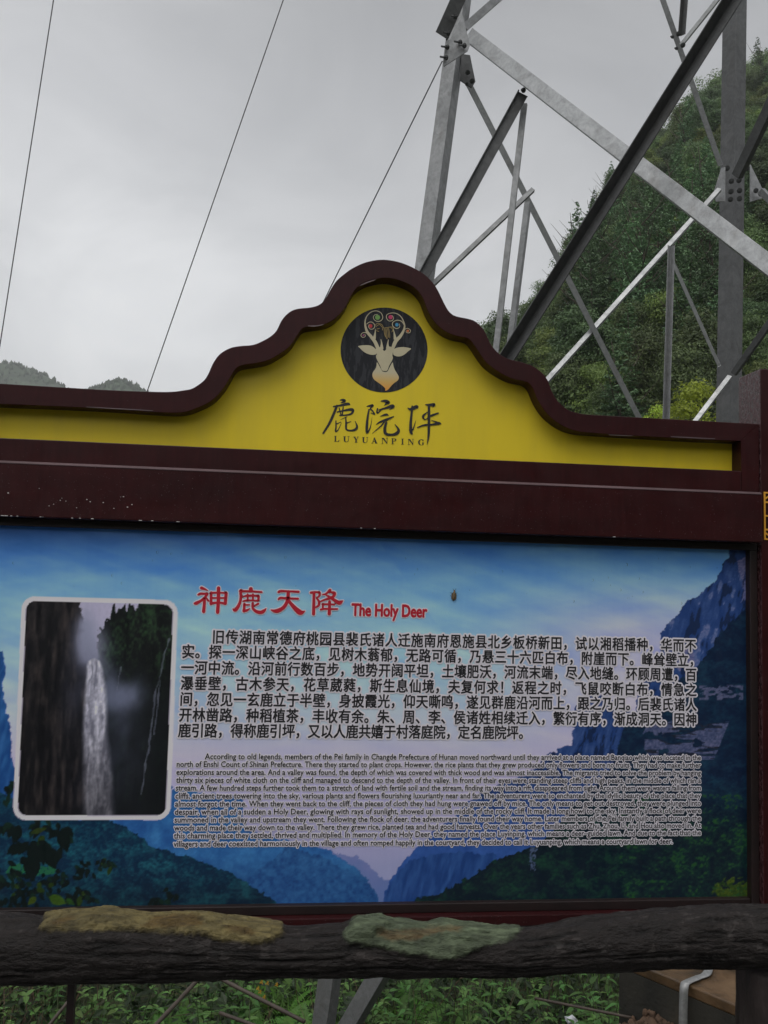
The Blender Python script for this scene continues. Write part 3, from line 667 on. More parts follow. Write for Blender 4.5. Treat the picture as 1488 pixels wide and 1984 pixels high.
mb = MB(); flat(mb, poly_e([(648, 655), (690, 727), (705, 744), (745, 744), (772, 695), (797, 655), (805, 690), (820, 730), (845, 770), (857, 800), (845, 830), (810, 855), (780, 885), (755, 915), (728, 928), (725, 905), (700, 880), (660, 850), (620, 820), (603, 785), (608, 750), (630, 720), (642, 690)], 3), Y1); mb.obj('deer_chest', qb.m, EM)
for nm, (x, y, r_), c in (('green', (652, 222, 24), (.20, .42, .10)), ('pink', (778, 220, 21), (.62, .05, .16)), ('red', (585, 305, 18), (.62, .04, .05)), ('blue', (838, 293, 17), (.06, .32, .55)), ('purple', (517, 394, 10), (.30, .06, .16)), ('orange', (943, 353, 12), (.65, .18, .05))):
    mb = MB(); flat(mb, [P(*E(x+math.cos(t*.4)*r_, y+math.sin(t*.4)*r_), Y1) for t in range(16)], Y1+.0001); q = mb.obj('flower_dot', simple(nm+'_ink', c, .45, var=.05), EM); q['label'] = nm+' dot in an antler curl'
mb = MB(); i = 0
for s_ in [[(628, 300), (650, 282), (690, 290), (712, 325)], [(640, 310), (670, 292), (700, 320)], [(712, 325), (760, 318), (790, 315), (806, 330), (800, 355)], [(645, 335), (672, 328)], [(640, 350), (665, 358)], [(700, 325), (700, 345)],
           [(714, 330), (718, 375), (728, 410)], [(724, 330), (730, 390), (738, 425)], [(735, 330), (742, 390), (745, 432)], [(748, 328), (756, 380), (758, 415)], [(758, 328), (768, 375), (770, 420)], [(780, 320), (800, 340), (790, 362)]]:
    i += 1; stroke(mb, [(*q, 4.5) for q in s_], Y1-.00004*i)
mb.obj('golden_cascade', simple('ochre_ink', (.42, .30, .10), .45, var=.05), EM)
mb = MB()
for k, pts_ in enumerate(SCRATCH): stroke(mb, pts_, -.0006-.00002*k, lambda x, y: (x, y))
mb.obj('scratch', simple('bare_scratch', (.16, .12, .125), .4), SG)
# brushed name
CH = [[(293, 1018, 10), (320, 1016, 24), (336, 1028, 26), (300, 1044, 6)], [(230, 1080, 16), (290, 1070, 20), (365, 1054, 28), (386, 1062, 10)], [(262, 1072, 22), (235, 1140, 25), (190, 1240, 24), (130, 1336, 18)],
      [(266, 1132, 14), (330, 1118, 18), (398, 1108, 28), (416, 1120, 26), (398, 1150, 20), (345, 1162, 14), (290, 1165, 14)], [(283, 1092, 10), (300, 1160, 9)], [(322, 1080, 10), (312, 1160, 16)], [(262, 1245, 10), (300, 1228, 6)],
      [(252, 1218, 12), (253, 1270, 13), (250, 1318, 16), (275, 1300, 9), (306, 1235, 3)], [(346, 1180, 8), (350, 1240, 18), (352, 1296, 18), (390, 1310, 16), (438, 1300, 24), (455, 1270, 20), (436, 1218, 3)], [(352, 1240, 12), (397, 1222, 6)], [(358, 1178, 8), (298, 1204, 4)],
      [(548, 1078, 6), (580, 1072, 20), (608, 1068, 20), (582, 1100, 12), (600, 1116, 14), (624, 1154, 12), (590, 1140, 8)], [(570, 1110, 16), (558, 1180, 20), (549, 1270, 26), (551, 1332, 20), (582, 1280, 10), (600, 1180, 2)],
      [(688, 1026, 10), (730, 1026, 28), (760, 1040, 26), (735, 1052, 20), (718, 1070, 5)], [(652, 1100, 14), (648, 1142, 14), (688, 1112, 10)], [(665, 1112, 10), (730, 1094, 20), (792, 1074, 32), (804, 1086, 20), (765, 1110, 4)], [(680, 1172, 6), (735, 1156, 22), (757, 1166, 6)],
      [(640, 1252, 6), (680, 1226, 18), (750, 1200, 22), (808, 1174, 8)], [(727, 1205, 16), (690, 1260, 13), (603, 1336, 4)], [(737, 1230, 20), (722, 1290, 28), (732, 1340, 28), (790, 1350, 22), (838, 1336, 32), (854, 1302, 24), (818, 1248, 4)],
      [(942, 1092, 6), (972, 1106, 28), (1028, 1080, 32), (1036, 1096, 8)], [(986, 1078, 18), (978, 1160, 22), (970, 1250, 26), (974, 1325, 30), (986, 1342, 14)], [(960, 1306, 14), (990, 1302, 14), (1020, 1215, 3)],
      [(1114, 1060, 8), (1150, 1064, 24), (1198, 1060, 26), (1182, 1084, 6)], [(1132, 1132, 6), (1090, 1172, 24), (1108, 1204, 10), (1150, 1180, 12)], [(1135, 1182, 12), (1180, 1162, 20), (1236, 1142, 14)],
      [(1036, 1282, 10), (1100, 1258, 18), (1180, 1252, 18), (1238, 1240, 28), (1264, 1246, 5)], [(1168, 1212, 5), (1212, 1226, 14), (1250, 1240, 8)], [(1147, 1066, 22), (1146, 1180, 26), (1145, 1300, 24), (1140, 1380, 18), (1128, 1446, 3)]]
mb = MB()
for i, s_ in enumerate(CH): stroke(mb, s_, YE-.0006-.00004*i)
mb.obj('brushed_name', INK, SG)
# romanised name in serif capitals
GL = {'L': ([(.12, 0, .34, 1), (.0, 0, .9, .06), (.0, .94, .46, 1)], [[(.34, 0), (.9, 0), (.95, .34), (.88, .34), (.72, .06), (.34, .06)]]),
      'I': ([(.36, 0, .64, 1), (.15, 0, .85, .06), (.15, .94, .85, 1)], []),
      'P': ([(.12, 0, .34, 1), (0, 0, .48, .06), (0, .94, .5, 1)], [[(.34, 1), (.62, 1), (.86, .9), (.9, .74), (.82, .56), (.6, .48), (.34, .48), (.34, .54), (.55, .55), (.66, .66), (.66, .82), (.55, .94), (.34, .94)]]),
      'N': ([(.1, 0, .18, 1), (0, 0, .3, .06), (0, .94, .3, 1), (.82, 0, .9, 1), (.7, .94, 1, 1)], [[(.1, 1), (.36, 1), (.9, .14), (.9, -.02), (.82, -.02), (.14, .95)]]),
      'U': ([(0, .94, .46, 1), (.66, .94, 1, 1)], [[(.1, .97), (.1, .3), (.2, .06), (.45, -.02), (.7, .04), (.86, .25), (.88, .97), (.8, .97), (.79, .28), (.65, .1), (.48, .06), (.36, .14), (.33, .3), (.33, .97)]]),
      'Y': ([(.38, 0, .62, .45), (.25, 0, .75, .06), (0, .94, .42, 1), (.66, .94, 1, 1)], [[(.08, 1), (.34, 1), (.56, .55), (.82, 1), (.9, 1), (.62, .45), (.38, .45)]]),
      'A': ([(0, 0, .32, .06), (.56, 0, 1, .06), (.24, .3, .7, .37)], [[(.12, 0), (.46, 1), (.56, 1), (.92, 0), (.68, 0), (.44, .74), (.2, 0)]]),
      'G': ([(.62, .4, 1, .46), (.7, .06, .9, .42)], [[(.88, .94), (.84, .68), (.78, .68), (.68, .88), (.5, .94), (.34, .84), (.26, .5), (.34, .16), (.52, .05), (.7, .1), (.8, .04), (.54, -.02), (.22, .08), (.03, .35), (.03, .65), (.2, .9), (.5, 1.02), (.72, .97), (.84, 1)]])}
mb = MB(); i = 0
for ch, a, b in zip('LUYUANPING', (235, 322, 418, 503, 592, 690, 785, 872, 943, 1040), (287, 383, 473, 562, 652, 752, 837, 912, 1000, 1100)):
    yb = 1418+(a-235)*.0415; yt = yb-56; bx, pl = GL[ch]; g = lambda x, y: P(*E(a+(b-a)*x, yb+(yt-yb)*y), YE)
    for (p0, q0, p1, q1) in bx: i += 1; flat(mb, [g(p0, q0), g(p1, q0), g(p1, q1), g(p0, q1)], YE-.0006-.00001*i)
    for pl_ in pl: i += 1; flat(mb, [g(*q) for q in pl_], YE-.0006-.00001*i)
mb.obj('romanised_name', INK, SG)

# ---- the printed poster: one sheet, its printed picture held per point of the print
def to_px(X, Z, Y):
    dx = X-CAM.x; dy = Y-CAM.y; dz = Z-CAM.z
    zc = dx*FW.x+dy*FW.y+dz*FW.z
    return PW/2+F*(dx*RT.x+dy*RT.y+dz*RT.z)/zc, PH/2-F*(dx*UP.x+dy*UP.y+dz*UP.z)/zc
def inpoly(u, v, pts):
    res = np.zeros(u.shape, bool); n = len(pts)
    for i in range(n):
        x1, y1 = pts[i]; x2, y2 = pts[(i+1) % n]
        if y1 == y2: continue
        c = (v > min(y1, y2)) & (v <= max(y1, y2)) & (u < x1+(v-y1)*(x2-x1)/(y2-y1)); res ^= c
    return res
GX, GZ = 860, 400
gx = np.linspace(x0, x_pr+.002, GX); gz = np.linspace(z_pb-.002, z_pt+.002, GZ)
X, Z = np.meshgrid(gx, gz, indexing='ij'); U, Vv = to_px(X, Z, YB)
def art(u, v):
    ju = (fbm(u/9, v/9, 4, 3)-.5)*16; jv = (fbm(u/9+50, v/9, 4, 8)-.5)*16
    ku, kv = u+ju*.7, v+jv*.9
    def rampv(x, st):
        ks = [s[0] for s in st]; cs = np.array([s[1] for s in st], float); return np.stack([np.interp(x, ks, cs[:, c]) for c in range(3)], -1)
    c = rampv(v+30*(fbm(u/160, v/60, 3, 4)-.5), [(1015, (50, 90, 148)), (1060, (66, 112, 166)), (1130, (86, 130, 178)), (1220, (112, 148, 188)), (1320, (130, 154, 190)), (1400, (144, 152, 184)), (1480, (152, 146, 172)), (1600, (134, 130, 154)), (1760, (104, 112, 142))])
    wr = sstep(u, 850, 1250)*sstep(v, 1080, 1260)*.75; c = c*(1-wr[..., None])+np.array((150, 140, 166.))*wr[..., None]
    wl = sstep(-u, -60, 40)*sstep(v, 1250, 1400)*.3; c = c*(1-wl[..., None])+np.array((170, 155, 175.))*wl[..., None]
    a = fbm((u+v*1.6)/240, (v-u*.35)/34, 5, 14)-.5; b = fbm((u-v*.7)/120, (v+u*.12)/26, 4, 17)-.5
    c = c+(a[..., None]*46+b[..., None]*30)*np.array((1., .82, .6))*(1-.75*sstep(v, 1300, 1480))[..., None]
    n1 = fbm(u/7, v/7, 4, 23); n2 = fbm(u/3.2, v/2.6, 3, 27); n3 = fbm(u/30, v/30, 4, 33)
    def lay(mask, col): 
        nonlocal c
        col = np.asarray(col)*DK[0]; mm = mask[..., None]; c = np.where(mm, col, c)
    def tex(c0, c1, t): t = np.clip(t, 0, 1)[..., None]; return np.array(c0, float)*(1-t)+np.array(c1, float)*t
    DK = [.86]
    # pale far ridge in the notch
    lay(inpoly(ku, kv, [(620, 1640), (650, 1652), (690, 1660), (722, 1682), (738, 1700), (760, 1706), (775, 1765), (600, 1765)]), tex((104, 112, 156), (84, 104, 150), (v-1650)/90+(n3-.5)))
    cliff_r = [(742, 1765), (746, 1730), (762, 1695), (790, 1658), (850, 1602), (880, 1586), (895, 1562), (925, 1543), (970, 1515), (1020, 1503), (1060, 1462), (1108, 1443), (1111, 1375), (1124, 1350), (1159, 1344), (1179, 1352), (1200, 1372), (1234, 1385), (1234, 1350), (1238, 1320), (1264, 1310), (1281, 1290), (1281, 1265), (1279, 1228), (1299, 1200), (1334, 1165), (1384, 1130), (1414, 1070), (1420, 1000), (1600, 1000), (1600, 1765)]
    st = fbm((u+v*.25)/7, (v-u*.3)/30, 4, 41); st2 = fbm((u*.5+v)/9, (v*.25)/9, 4, 43)
    low = sstep(v, 1480, 1640)
    cc = tex((26, 52, 100), (60, 82, 126), (st-.40)*2.0+(n3-.5)*.8+(n2-.5)*.5)
    cc = np.where((st > .60)[..., None] & (n3 > .52)[..., None] & (v < 1400)[..., None], tex((66, 84, 124), (112, 114, 148), (n2-.3)*1.4), cc)
    cc = np.where((st < .37)[..., None], cc*.66, cc)
    cb = tex((26, 58, 116), (52, 88, 150), n1*.6+n3*.5); cc = cc*(1-low[..., None])+cb*low[..., None]
    lay(inpoly(ku, kv, cliff_r), cc)
    # bright rock faces
    rk = inpoly(ku, kv, [(1290, 1235), (1340, 1250), (1350, 1300), (1345, 1325), (1325, 1315), (1300, 1270)]) | inpoly(ku, kv, [(1425, 1090), (1447, 1080), (1447, 1175), (1435, 1165), (1440, 1130)])
    lay(rk & (st > .40), tex((70, 78, 116), (118, 114, 144), (n2-.3)*2))
    # blue ridges at left
    lr = [(320, 1512), (338, 1529), (371, 1535), (454, 1538), (472, 1550), (470, 1580), (480, 1603), (530, 1621), (581, 1636), (632, 1645), (660, 1660), (700, 1690), (726, 1722), (736, 1765), (-20, 1765), (-20, 1560), (250, 1560)]
    lay(inpoly(ku, kv, lr), tex((24, 68, 124), (50, 108, 158), (n3*1.1+n1*.5+n2*.4)-.45)*(1-.25*sstep(v, 1640, 1760))[..., None])
    lay(inpoly(ku, kv, [(560, 1640), (640, 1668), (700, 1700), (727, 1726), (737, 1765), (500, 1765), (480, 1700)]), tex((18, 54, 104), (46, 96, 142), n1*1.1+n2*.5+n3*.4-.5))
    lay(inpoly(ku, kv, [(742, 1765), (748, 1728), (768, 1694), (800, 1664), (880, 1650), (960, 1655), (1000, 1765)]), tex((20, 52, 104), (44, 80, 134), (st-.3)*1.7))
    lcl = [(-20, 1262), (6, 1264), (10, 1300), (3, 1330), (14, 1380), (23, 1420), (20, 1452), (30, 1485), (36, 1540), (40, 1610), (-20, 1610)]
    lay(inpoly(ku, kv, lcl), tex((18, 62, 116), (46, 96, 148), (st-.3)*1.8))
    DK[0] = .78
    # green blue wooded hill at lower left
    fl = [(-20, 1530), (40, 1552), (110, 1575), (160, 1588), (215, 1590), (262, 1612), (300, 1642), (345, 1655), (400, 1672), (450, 1694), (490, 1718), (530, 1742), (560, 1768), (-20, 1768)]
    tb = .55*fbm(u/24+n2*.3, v/15+n2*.3, 3, 51)+.45*fbm(u/6+n2*.5, v/4.2+n1*.5, 3, 53)
    lay(inpoly(ku, kv, fl), tex((5, 36, 60), (24, 86, 98), (tb-.38)*2.6+(n2-.5)*.7)*(1.05-.3*sstep(v, 1660, 1770))[..., None])
    lay(inpoly(u, kv*1.0, [(20, 1676), (110, 1680), (110, 1692), (10, 1694)]) & (n2 > .35), tex((20, 84, 70), (40, 110, 60), n2))
    # dark wooded side at right
    fr = [(1600, 1150), (1447, 1180), (1415, 1205), (1388, 1240), (1365, 1275), (1345, 1300), (1318, 1315), (1300, 1335), (1272, 1362), (1235, 1390), (1212, 1408), (1200, 1440), (1192, 1468), (1180, 1495), (1150, 1525), (1105, 1560), (1082, 1600), (1045, 1636), (960, 1668), (900, 1705), (850, 1732), (790, 1746), (770, 1768), (1600, 1768)]
    mk = inpoly(ku, kv, fr); gr_ = sstep(v, 1500, 1640)[..., None]
    dk = tex((8, 26, 52), (22, 56, 76), (tb-.36)*2.2+(n2-.5)*.6)*(1-gr_)+tex((6, 22, 34), (24, 66, 46), (tb-.38)*2.4+(n2-.5)*.7)*gr_
    lay(mk, dk)
    band = (fbm(u/60, v/7, 4, 61))
    bm = mk & (((v > 1398+6*(n1-.5)) & (v < 1472) & (u > 1245+40*(n3-.3)) & (u < 1412-(v-1400)*.4)) & (band > .40) & (n3 > .30))
    lay(bm, tex((46, 60, 92), (112, 112, 142), (n2-.2)*1.3)*np.where(band > .455, 1, .45)[..., None])
    bm = mk & (v > 1328) & (v < 1356) & (u > 1355) & (u < 1440) & (fbm(u/12, v/5, 3, 66) > .5); lay(bm, tex((52, 66, 96), (112, 108, 136), n2))
    lay(mk & inpoly(ku, kv, [(1022, 1640), (1040, 1646), (1034, 1688), (1027, 1688)]) & (n2 > .5), tex((46, 66, 96), (84, 96, 122), n2))
    yg = mk & (((u-1432)/52)**2+((v-1722)/22)**2 < .6+n1*.9) & (tb > .4); lay(yg, tex((26, 52, 20), (84, 98, 22), (n2-.25)*1.6))
    yg = mk & (u > 1200) & (v > 1540) & (tb > .60) & (n2 > .5); lay(yg, tex((18, 56, 40), (40, 84, 36), n2))
    DK[0] = .62
    # dark leafy twigs at the lower left
    r = np.random.default_rng(77)
    def leaf(cx, cy, l_, wd, an, col):
        nonlocal c
        d0 = (u-cx)*math.cos(an)+(v-cy)*math.sin(an); d1 = -(u-cx)*math.sin(an)+(v-cy)*math.cos(an); t = d0/l_
        mm = (t > 0) & (t < 1) & (np.abs(d1) < wd*np.sin(np.pi*np.clip(t, 0, 1)**.8)*.5)
        lay(mm, np.array(col, float)*(.75+.5*n2[..., None]))
    dkc = (8, 24, 22)
    for (cx, cy, n, sp_, l_) in ((12, 1530, 7, 16, 22), (10, 1600, 8, 18, 22), (75, 1600, 10, 26, 24), (60, 1640, 16, 34, 30), (90, 1640, 14, 30, 34), (125, 1610, 8, 14, 26), (20, 1690, 16, 24, 22), (60, 1715, 30, 36, 18), (120, 1700, 22, 30, 17), (165, 1680, 16, 18, 16), (200, 1668, 10, 14, 18), (150, 1730, 12, 18, 20), (170, 1735, 8, 12, 18), (30, 1745, 20, 30, 18), (300, 1745, 10, 20, 20), (330, 1732, 9, 10, 15)):
        for k in range(n):
            g_ = r.random(); col = dkc if g_ < .72 else ((16, 46, 34) if g_ < .9 else (44, 70, 20))
            leaf(cx+r.normal(0, sp_*.55), cy+r.normal(0, sp_*.45), l_*r.uniform(.6, 1.2), l_*r.uniform(.35, .6), r.uniform(.2, 2.6), col)
    for s_ in ((60, 1655, 52, 34, 1.5), (90, 1640, 48, 32, 1.2), (118, 1608, 46, 26, 1.3), (38, 1598, 40, 20, 1.9)): leaf(*s_, dkc)
    leaf(95, 1738, 36, 20, .35, (64, 100, 22)); leaf(70, 1738, 22, 12, 2.4, (70, 92, 20)); leaf(128, 1742, 20, 10, .6, (40, 84, 26)); leaf(60, 1614, 34, 10, -.3, (50, 70, 22))
    DK[0] = 1.0
    # inset picture of the waterfall
    TL, TR, BL, BR = np.array((51., 1163.)), np.array((336., 1171.)), np.array((34., 1580.)), np.array((321., 1579.5))
    t = (v-1167)/(1579.7-1167); xl = TL[0]+(BL[0]-TL[0])*t; xr = TR[0]+(BR[0]-TR[0])*t; yt = 1164+(u-51)/285*7.5; t = (v-yt)/(1579.8-yt); s = (u-xl)/(xr-xl)
    w_, h_ = 286., 414.; rr = 18.
    def rrect(pad, R):
        qx = np.abs((s-.5)*w_)-(w_/2+pad-R); qy = np.abs((t-.5)*h_)-(h_/2+pad-R)
        return np.hypot(np.maximum(qx, 0), np.maximum(qy, 0))+np.minimum(np.maximum(qx, qy), 0) < R
    lay(rrect(9, 26), np.array((172., 164., 178.)))
    pj = s+(n1-.5)*.05; pt_ = t+(n1-.5)*.03
    rock = fbm(s*34, t*9, 5, 81); rk2 = fbm(s*60, t*60, 3, 83)
    p = tex((9, 9, 12), (46, 40, 38), (rock-.40)*2.2+(fbm(s*22, t*30, 4, 86)-.5)*.9*(1-.65*t)*np.clip(1.15-s*1.7, .1, 1)+(rk2-.55)*.35)
    rg = tex((6, 9, 10), (30, 50, 30), ((rk2-.42)*1.8+(fbm(s*14, t*14, 4, 85)-.4)*1.2)*(1-.8*sstep(t, .15, .45))+(rock-.6)*.35); p = np.where((s > .5)[..., None], rg, p)
    dkr = sstep(t, .3, .6)*sstep(s, .5, .6); p = p*(1-.3*dkr[..., None])+np.array((20, 22, 28.))*.3*dkr[..., None]
    skm = inpoly(pj, pt_, [(.355, -.1), (.375, .05), (.405, .12), (.44, .2), (.48, .26), (.495, .23), (.50, .16), (.515, .08), (.53, -.1)]) | inpoly(pj, t+(vnoise(s*70, t*0, 88)-.5)*.07, [(.5, -.2), (.5, .1), (.53, .10), (.60, .035), (.75, .02), (.82, -.2)])
    p = np.where(skm[..., None], tex((150, 145, 162), (138, 134, 150), rk2), p)
    def glow(cx, cy, ax, ay, k, col):
        nonlocal p
        q = np.exp(-(((s-cx)/ax)**2+((t-cy)/ay)**2))*k*(.1+1.8*fbm(s*9+1.5*fbm(s*6, t*6, 2, 92), t*9, 4, 91)); q = np.clip(q, 0, 1)[..., None]; p = p*(1-q)+np.array(col, float)*q
    glow(.42, .14, .07, .10, 1.1, (122, 124, 140)); glow(.46, .22, .09, .09, 1.2, (118, 120, 136)); glow(.49, .33, .11, .10, .7, (96, 98, 114)); glow(.66, .44, .13, .06, .8, (92, 96, 112)); glow(.68, .42, .13, .07, .42, (84, 90, 106)); glow(.60, .40, .06, .14, .35, (84, 90, 106)); glow(.66, .60, .16, .22, .36, (62, 66, 80)); glow(.40, .13, .035, .11, .7, (112, 114, 130)); glow(.36, .42, .1, .2, .3, (56, 58, 70)); glow(.58, .85, .22, .2, .22, (60, 62, 76))
    wc = np.interp(t, [.27, .4, .6, .8, 1], [.475, .495, .50, .53, .55]); wh = np.interp(t, [.262, .275, .30, .4, .6, .8, 1], [.014, .046, .060, .082, .098, .112, .122])
    wm = (np.abs(s-wc)+(vnoise(s*3, t*22, 95)-.5)*.014 < wh) & (t > .262); vs_ = fbm(s*46+2*fbm(s*9, t*9, 2, 96), t*12, 5, 97)
    fade = sstep(t, .45, 1.0)[..., None]
    ed_ = np.clip(2.8-2.8*np.abs(s-wc)/np.maximum(wh, 1e-4), 0, 1)[..., None]; p = np.where(wm[..., None], p*(1-ed_)+ed_*(tex((92, 92, 102), (178, 176, 184), (vs_-.3)*2.0+(rk2-.5)*.8)*(1-.5*fade)), p)
    for xs_, ts_, th in (((.985, .95, .93, .90, .885, .87, .85, .83), (.16, .24, .33, .42, .55, .68, .76, .9), .0022), ((.93, .915, .90), (.36, .5, .62), .002), ((.66, .645, .64), (.3, .36, .41), .002)):
        xc_ = np.interp(t, ts_, xs_); q = (np.abs(s-xc_+(vnoise(t*40, t*0, 99)-.5)*.008) < th*(.6+3.2*vnoise(t*30, t*0, 98))) & (t > ts_[0]) & (t < ts_[-1]); p = np.where(q[..., None], p*.45+.55*tex((60, 64, 76), (128, 130, 142), vs_), p)
    lay(rrect(0, rr), p)
    return c
import time; _t = time.time()
acc = 0      # four samples of the print round every point keep its edges soft
for ox, oz in ((-.25, -.25), (.25, .25)):
        U, Vv = to_px(X+ox*(gx[1]-gx[0]), Z+oz*(gz[1]-gz[0]), YB); acc = acc+lin(np.clip(art(U, Vv), 2, 255))
acc = acc/2; print('ART', time.time()-_t)
KA = 1/np.array((.42, .42, .395)); alb = np.clip(acc*KA*.94, .003, .86)
i = np.arange((GX-1)*(GZ-1)); a = (i//(GZ-1))*GZ+i % (GZ-1)
vs = np.stack([X, np.full_like(X, YB), Z], -1).reshape(-1, 3); fs = np.stack([a, a+GZ, a+GZ+1, a+1], -1)
me = bpy.data.meshes.new('poster'); me.vertices.add(len(vs)); me.vertices.foreach_set('co', vs.ravel().astype('f'))
me.loops.add(len(fs)*4); me.loops.foreach_set('vertex_index', fs.ravel().astype('i')); me.polygons.add(len(fs)); me.polygons.foreach_set('loop_start', np.arange(len(fs), dtype='i')*4); me.polygons.foreach_set('loop_total', np.full(len(fs), 4, 'i')); me.update(); me.validate()
ca = me.color_attributes.new('print', 'FLOAT_COLOR', 'POINT'); ca.data.foreach_set('color', np.concatenate([alb.reshape(-1, 3), np.ones((len(vs), 1))], 1).ravel().astype('f'))
qo = M('printed_poster_film', (.3, .4, .6), .36); at = qo.n('ShaderNodeAttribute', attribute_name='print', attribute_type='GEOMETRY')
fine = qo.noise(260, 4, .65, qo.co((1, 1, .8))); wash = qo.noise(75, 4, .6, qo.co((1, 1, .05)))
cq = qo.mix(.07, at.outputs['Color'], fine, 'OVERLAY'); cq = qo.mix(.07, cq, wash, 'OVERLAY'); qo.color(cq); qo.rough(qo.ramp(wash, [(.3, g3(.32)), (.7, g3(.44))]))
me.materials.append(qo.m); PO = bpy.data.objects.new('poster', me); COL.objects.link(PO); parent(PO, SG)

# ---- lettering
dg = None
def text_mesh(s_, size, offset=0.0, res=3):
    cu = bpy.data.curves.new('t', 'FONT'); cu.body = s_; cu.size = size; cu.offset = offset; cu.resolution_u = res; cu.fill_mode = 'FRONT'
    ob = bpy.data.objects.new('t', cu); COL.objects.link(ob); bpy.context.view_layer.update()
    me = bpy.data.meshes.new_from_object(ob.evaluated_get(bpy.context.evaluated_depsgraph_get()))
    co = np.empty(len(me.vertices)*3, 'f'); me.vertices.foreach_get('co', co); co = co.reshape(-1, 3)
    fc = [tuple(p.vertices) for p in me.polygons]
    bpy.data.objects.remove(ob); bpy.data.curves.remove(cu); bpy.data.meshes.remove(me); return co, fc
class TX:
    def __init__(s): s.v = []; s.f = []; s.n = 0
    def put(s, co, fc, x, z, sx, sz, Y, shear=0):
        s.v.append(np.c_[x+co[:, 0]*sx+co[:, 1]*shear, np.full(len(co), Y), z+co[:, 1]*sz]); s.f += [tuple(s.n+i for i in q) for q in fc]; s.n += len(co)
    def obj(s, name, mat, par): return mesh_obj(name, np.concatenate(s.v).tolist(), s.f, mat, par)
_cache = {}
def ring(n, r): return [(0, 0)]+[(r*math.cos(2*math.pi*k/n), r*math.sin(2*math.pi*k/n)) for k in range(n)]
def putb(T_, co, fc, x, z, sx, sz, Y, rad, n, skip=0):
    """lettering thickened by laying the same print a hair apart all round"""
    for k, (dx, dz) in enumerate(ring(n, rad)): T_.put(co, fc, x+dx, z+dz, sx, sz, Y-.00004*k)
def glyph(ch, off):
    if (ch, off) not in _cache: _cache[ch, off] = text_mesh(ch, 1.0, off, 3)
    return _cache[ch, off]
YT, YO = YB-.0014, YB-.0004
CN = ['旧传湖南常德府桃园县裴氏诸人迁施南府恩施县北乡板桥新田，试以湘稻播种，华而不', '实。探一深山峡谷之底，见树木蓊郁，无路可循，乃悬三十六匹白布，附崖而下。峰耸壁立，', '一河中流。沿河前行数百步，地势开阔平坦，土壤肥沃，河流末端，尽入地缝。环顾周遭，百', '瀑垂壁，古木参天，花草葳蕤，斯生息仙境，夫复何求！返程之时，飞鼠咬断白布，情急之', '间，忽见一玄鹿立于半壁，身披霞光，仰天嘶鸣，遂见群鹿沿河而上，跟之乃归。后裴氏诸人', '开林凿路，种稻植茶，丰收有余。朱、周、李、侯诸姓相续迁入，繁衍有序，渐成洞天。因神', '鹿引路，得称鹿引坪，又以人鹿共嬉于村落庭院，定名鹿院坪。']
LB = [(411, 1246), (352.5, 1274.5), (351.3, 1305.4), (350, 1335.8), (348.8, 1366.7), (347.2, 1397.4), (345.8, 1427.8)]
RB = [(1351.5, 1262.5), (1352, 1290.8), (1352.3, 1319), (1352.6, 1348.4), (1352.6, 1377), (1352.8, 1406), (1030, 1431.5)]
full_adv = (P(1352, 1319, YT).x-P(351.3, 1305, YT).x)/len(CN[2])
EMH = .0375; t_in = TX(); t_out = TX()
for k, s_ in enumerate(CN):
    A, B = P(*LB[k], YT), P(*RB[k], YT); adv = (B.x-A.x+(.012 if s_[-1] in '，' else 0)-.001)/len(s_)
    for j, ch in enumerate(s_):
        f = (j+.5)/len(s_); z = A.z+(B.z-A.z)*f; x = A.x+adv*j-.002
        sx = EMH*.88
        # heavy black face: a thickened outline; CJK ink box sits from -0.08 to 0.84 em
        co, fc = glyph(ch, 0.0); dx = (adv-sx)*.5 if ch not in '，。、' else 0.0
        putb(t_in, co, fc, x+dx, z+.0022, sx, EMH, YT, .0008, 6)
        putb(t_out, co, fc, x+dx, z+.0022, sx, EMH, YO, .0050, 16)
t_out.obj('character_outline', WHITE, PO); t_in.obj('chinese_text', INK, PO)
EN = ["According to old legends, members of the Pei family in Changde Prefecture of Hunan moved northward until they arrived at a place named Banqiao which was located in the",
"north of Enshi Count of Shinan Prefecture. There they started to plant crops. However, the rice plants that they grew produced only flowers and bore no fruits. They had to make further",
"explorations around the area. And a valley was found, the depth of which was covered with thick wood and was almost inaccessible. The migrants tried to solve the problem by hanging",
"thirty six pieces of white cloth on the cliff and managed to descend to the depth of the valley. In front of their eyes were standing steep cliffs and high peaks, in the middle of which ran a",
"stream. A few hundred steps further took them to a stretch of land with fertile soil and the stream, finding its way into a rift, disappeared from sight. Around them were waters falling from",
"cliffs, ancient trees towering into the sky, various plants and flowers flourishing luxuriantly near and far. The adventurers were so enchanted by the idyllic beauty of the place that they",
"almost forgot the time. When they went back to the cliff, the pieces of cloth they had hung were gnawed off by mice. The only means to get out destroyed, they were plunged into",
"despair, when all of a sudden a Holy Deer, glowing with rays of sunlight, showed up in the middle of the rocky cliff. It made a long howl to the sky. Instantly a flock of deer were",
"summoned in the valley and upstream they went. Following the flock of deer, the adventurers finally found their way home. Later members of the Pei family built a path through the",
"woods and made their way down to the valley. There they grew rice, planted tea and had good harvests. Over the years other families such as Zhu, Zhou, Li, and Hou also moved in. At",
"this charming place they settled, thrived and multiplied. In memory of the Holy Deer, they named the place Luyinping, which means a deer–guided lawn. And due to the fact that the",
"villagers and deer coexisted harmoniously in the village and often romped happily in the courtyard, they decided to call it Luyuanping, which means a courtyard lawn for deer."]
ly = [1470.8, 1485.8, 1501.2, 1516.4, 1531.6, 1547, 1562.6, 1578.3, 1593.6, 1609.2, 1624.4, 1640.4]
ry = [1472.7, 1487.3, 1502.2, 1517, 1531.4, 1546.2, 1560.8, 1575.3, 1589.8, 1604, 1618, 1634.6]
lx = [397]+[343-.62*k for k in range(1, 12)]; rx = [1357.8]*11+[1303]
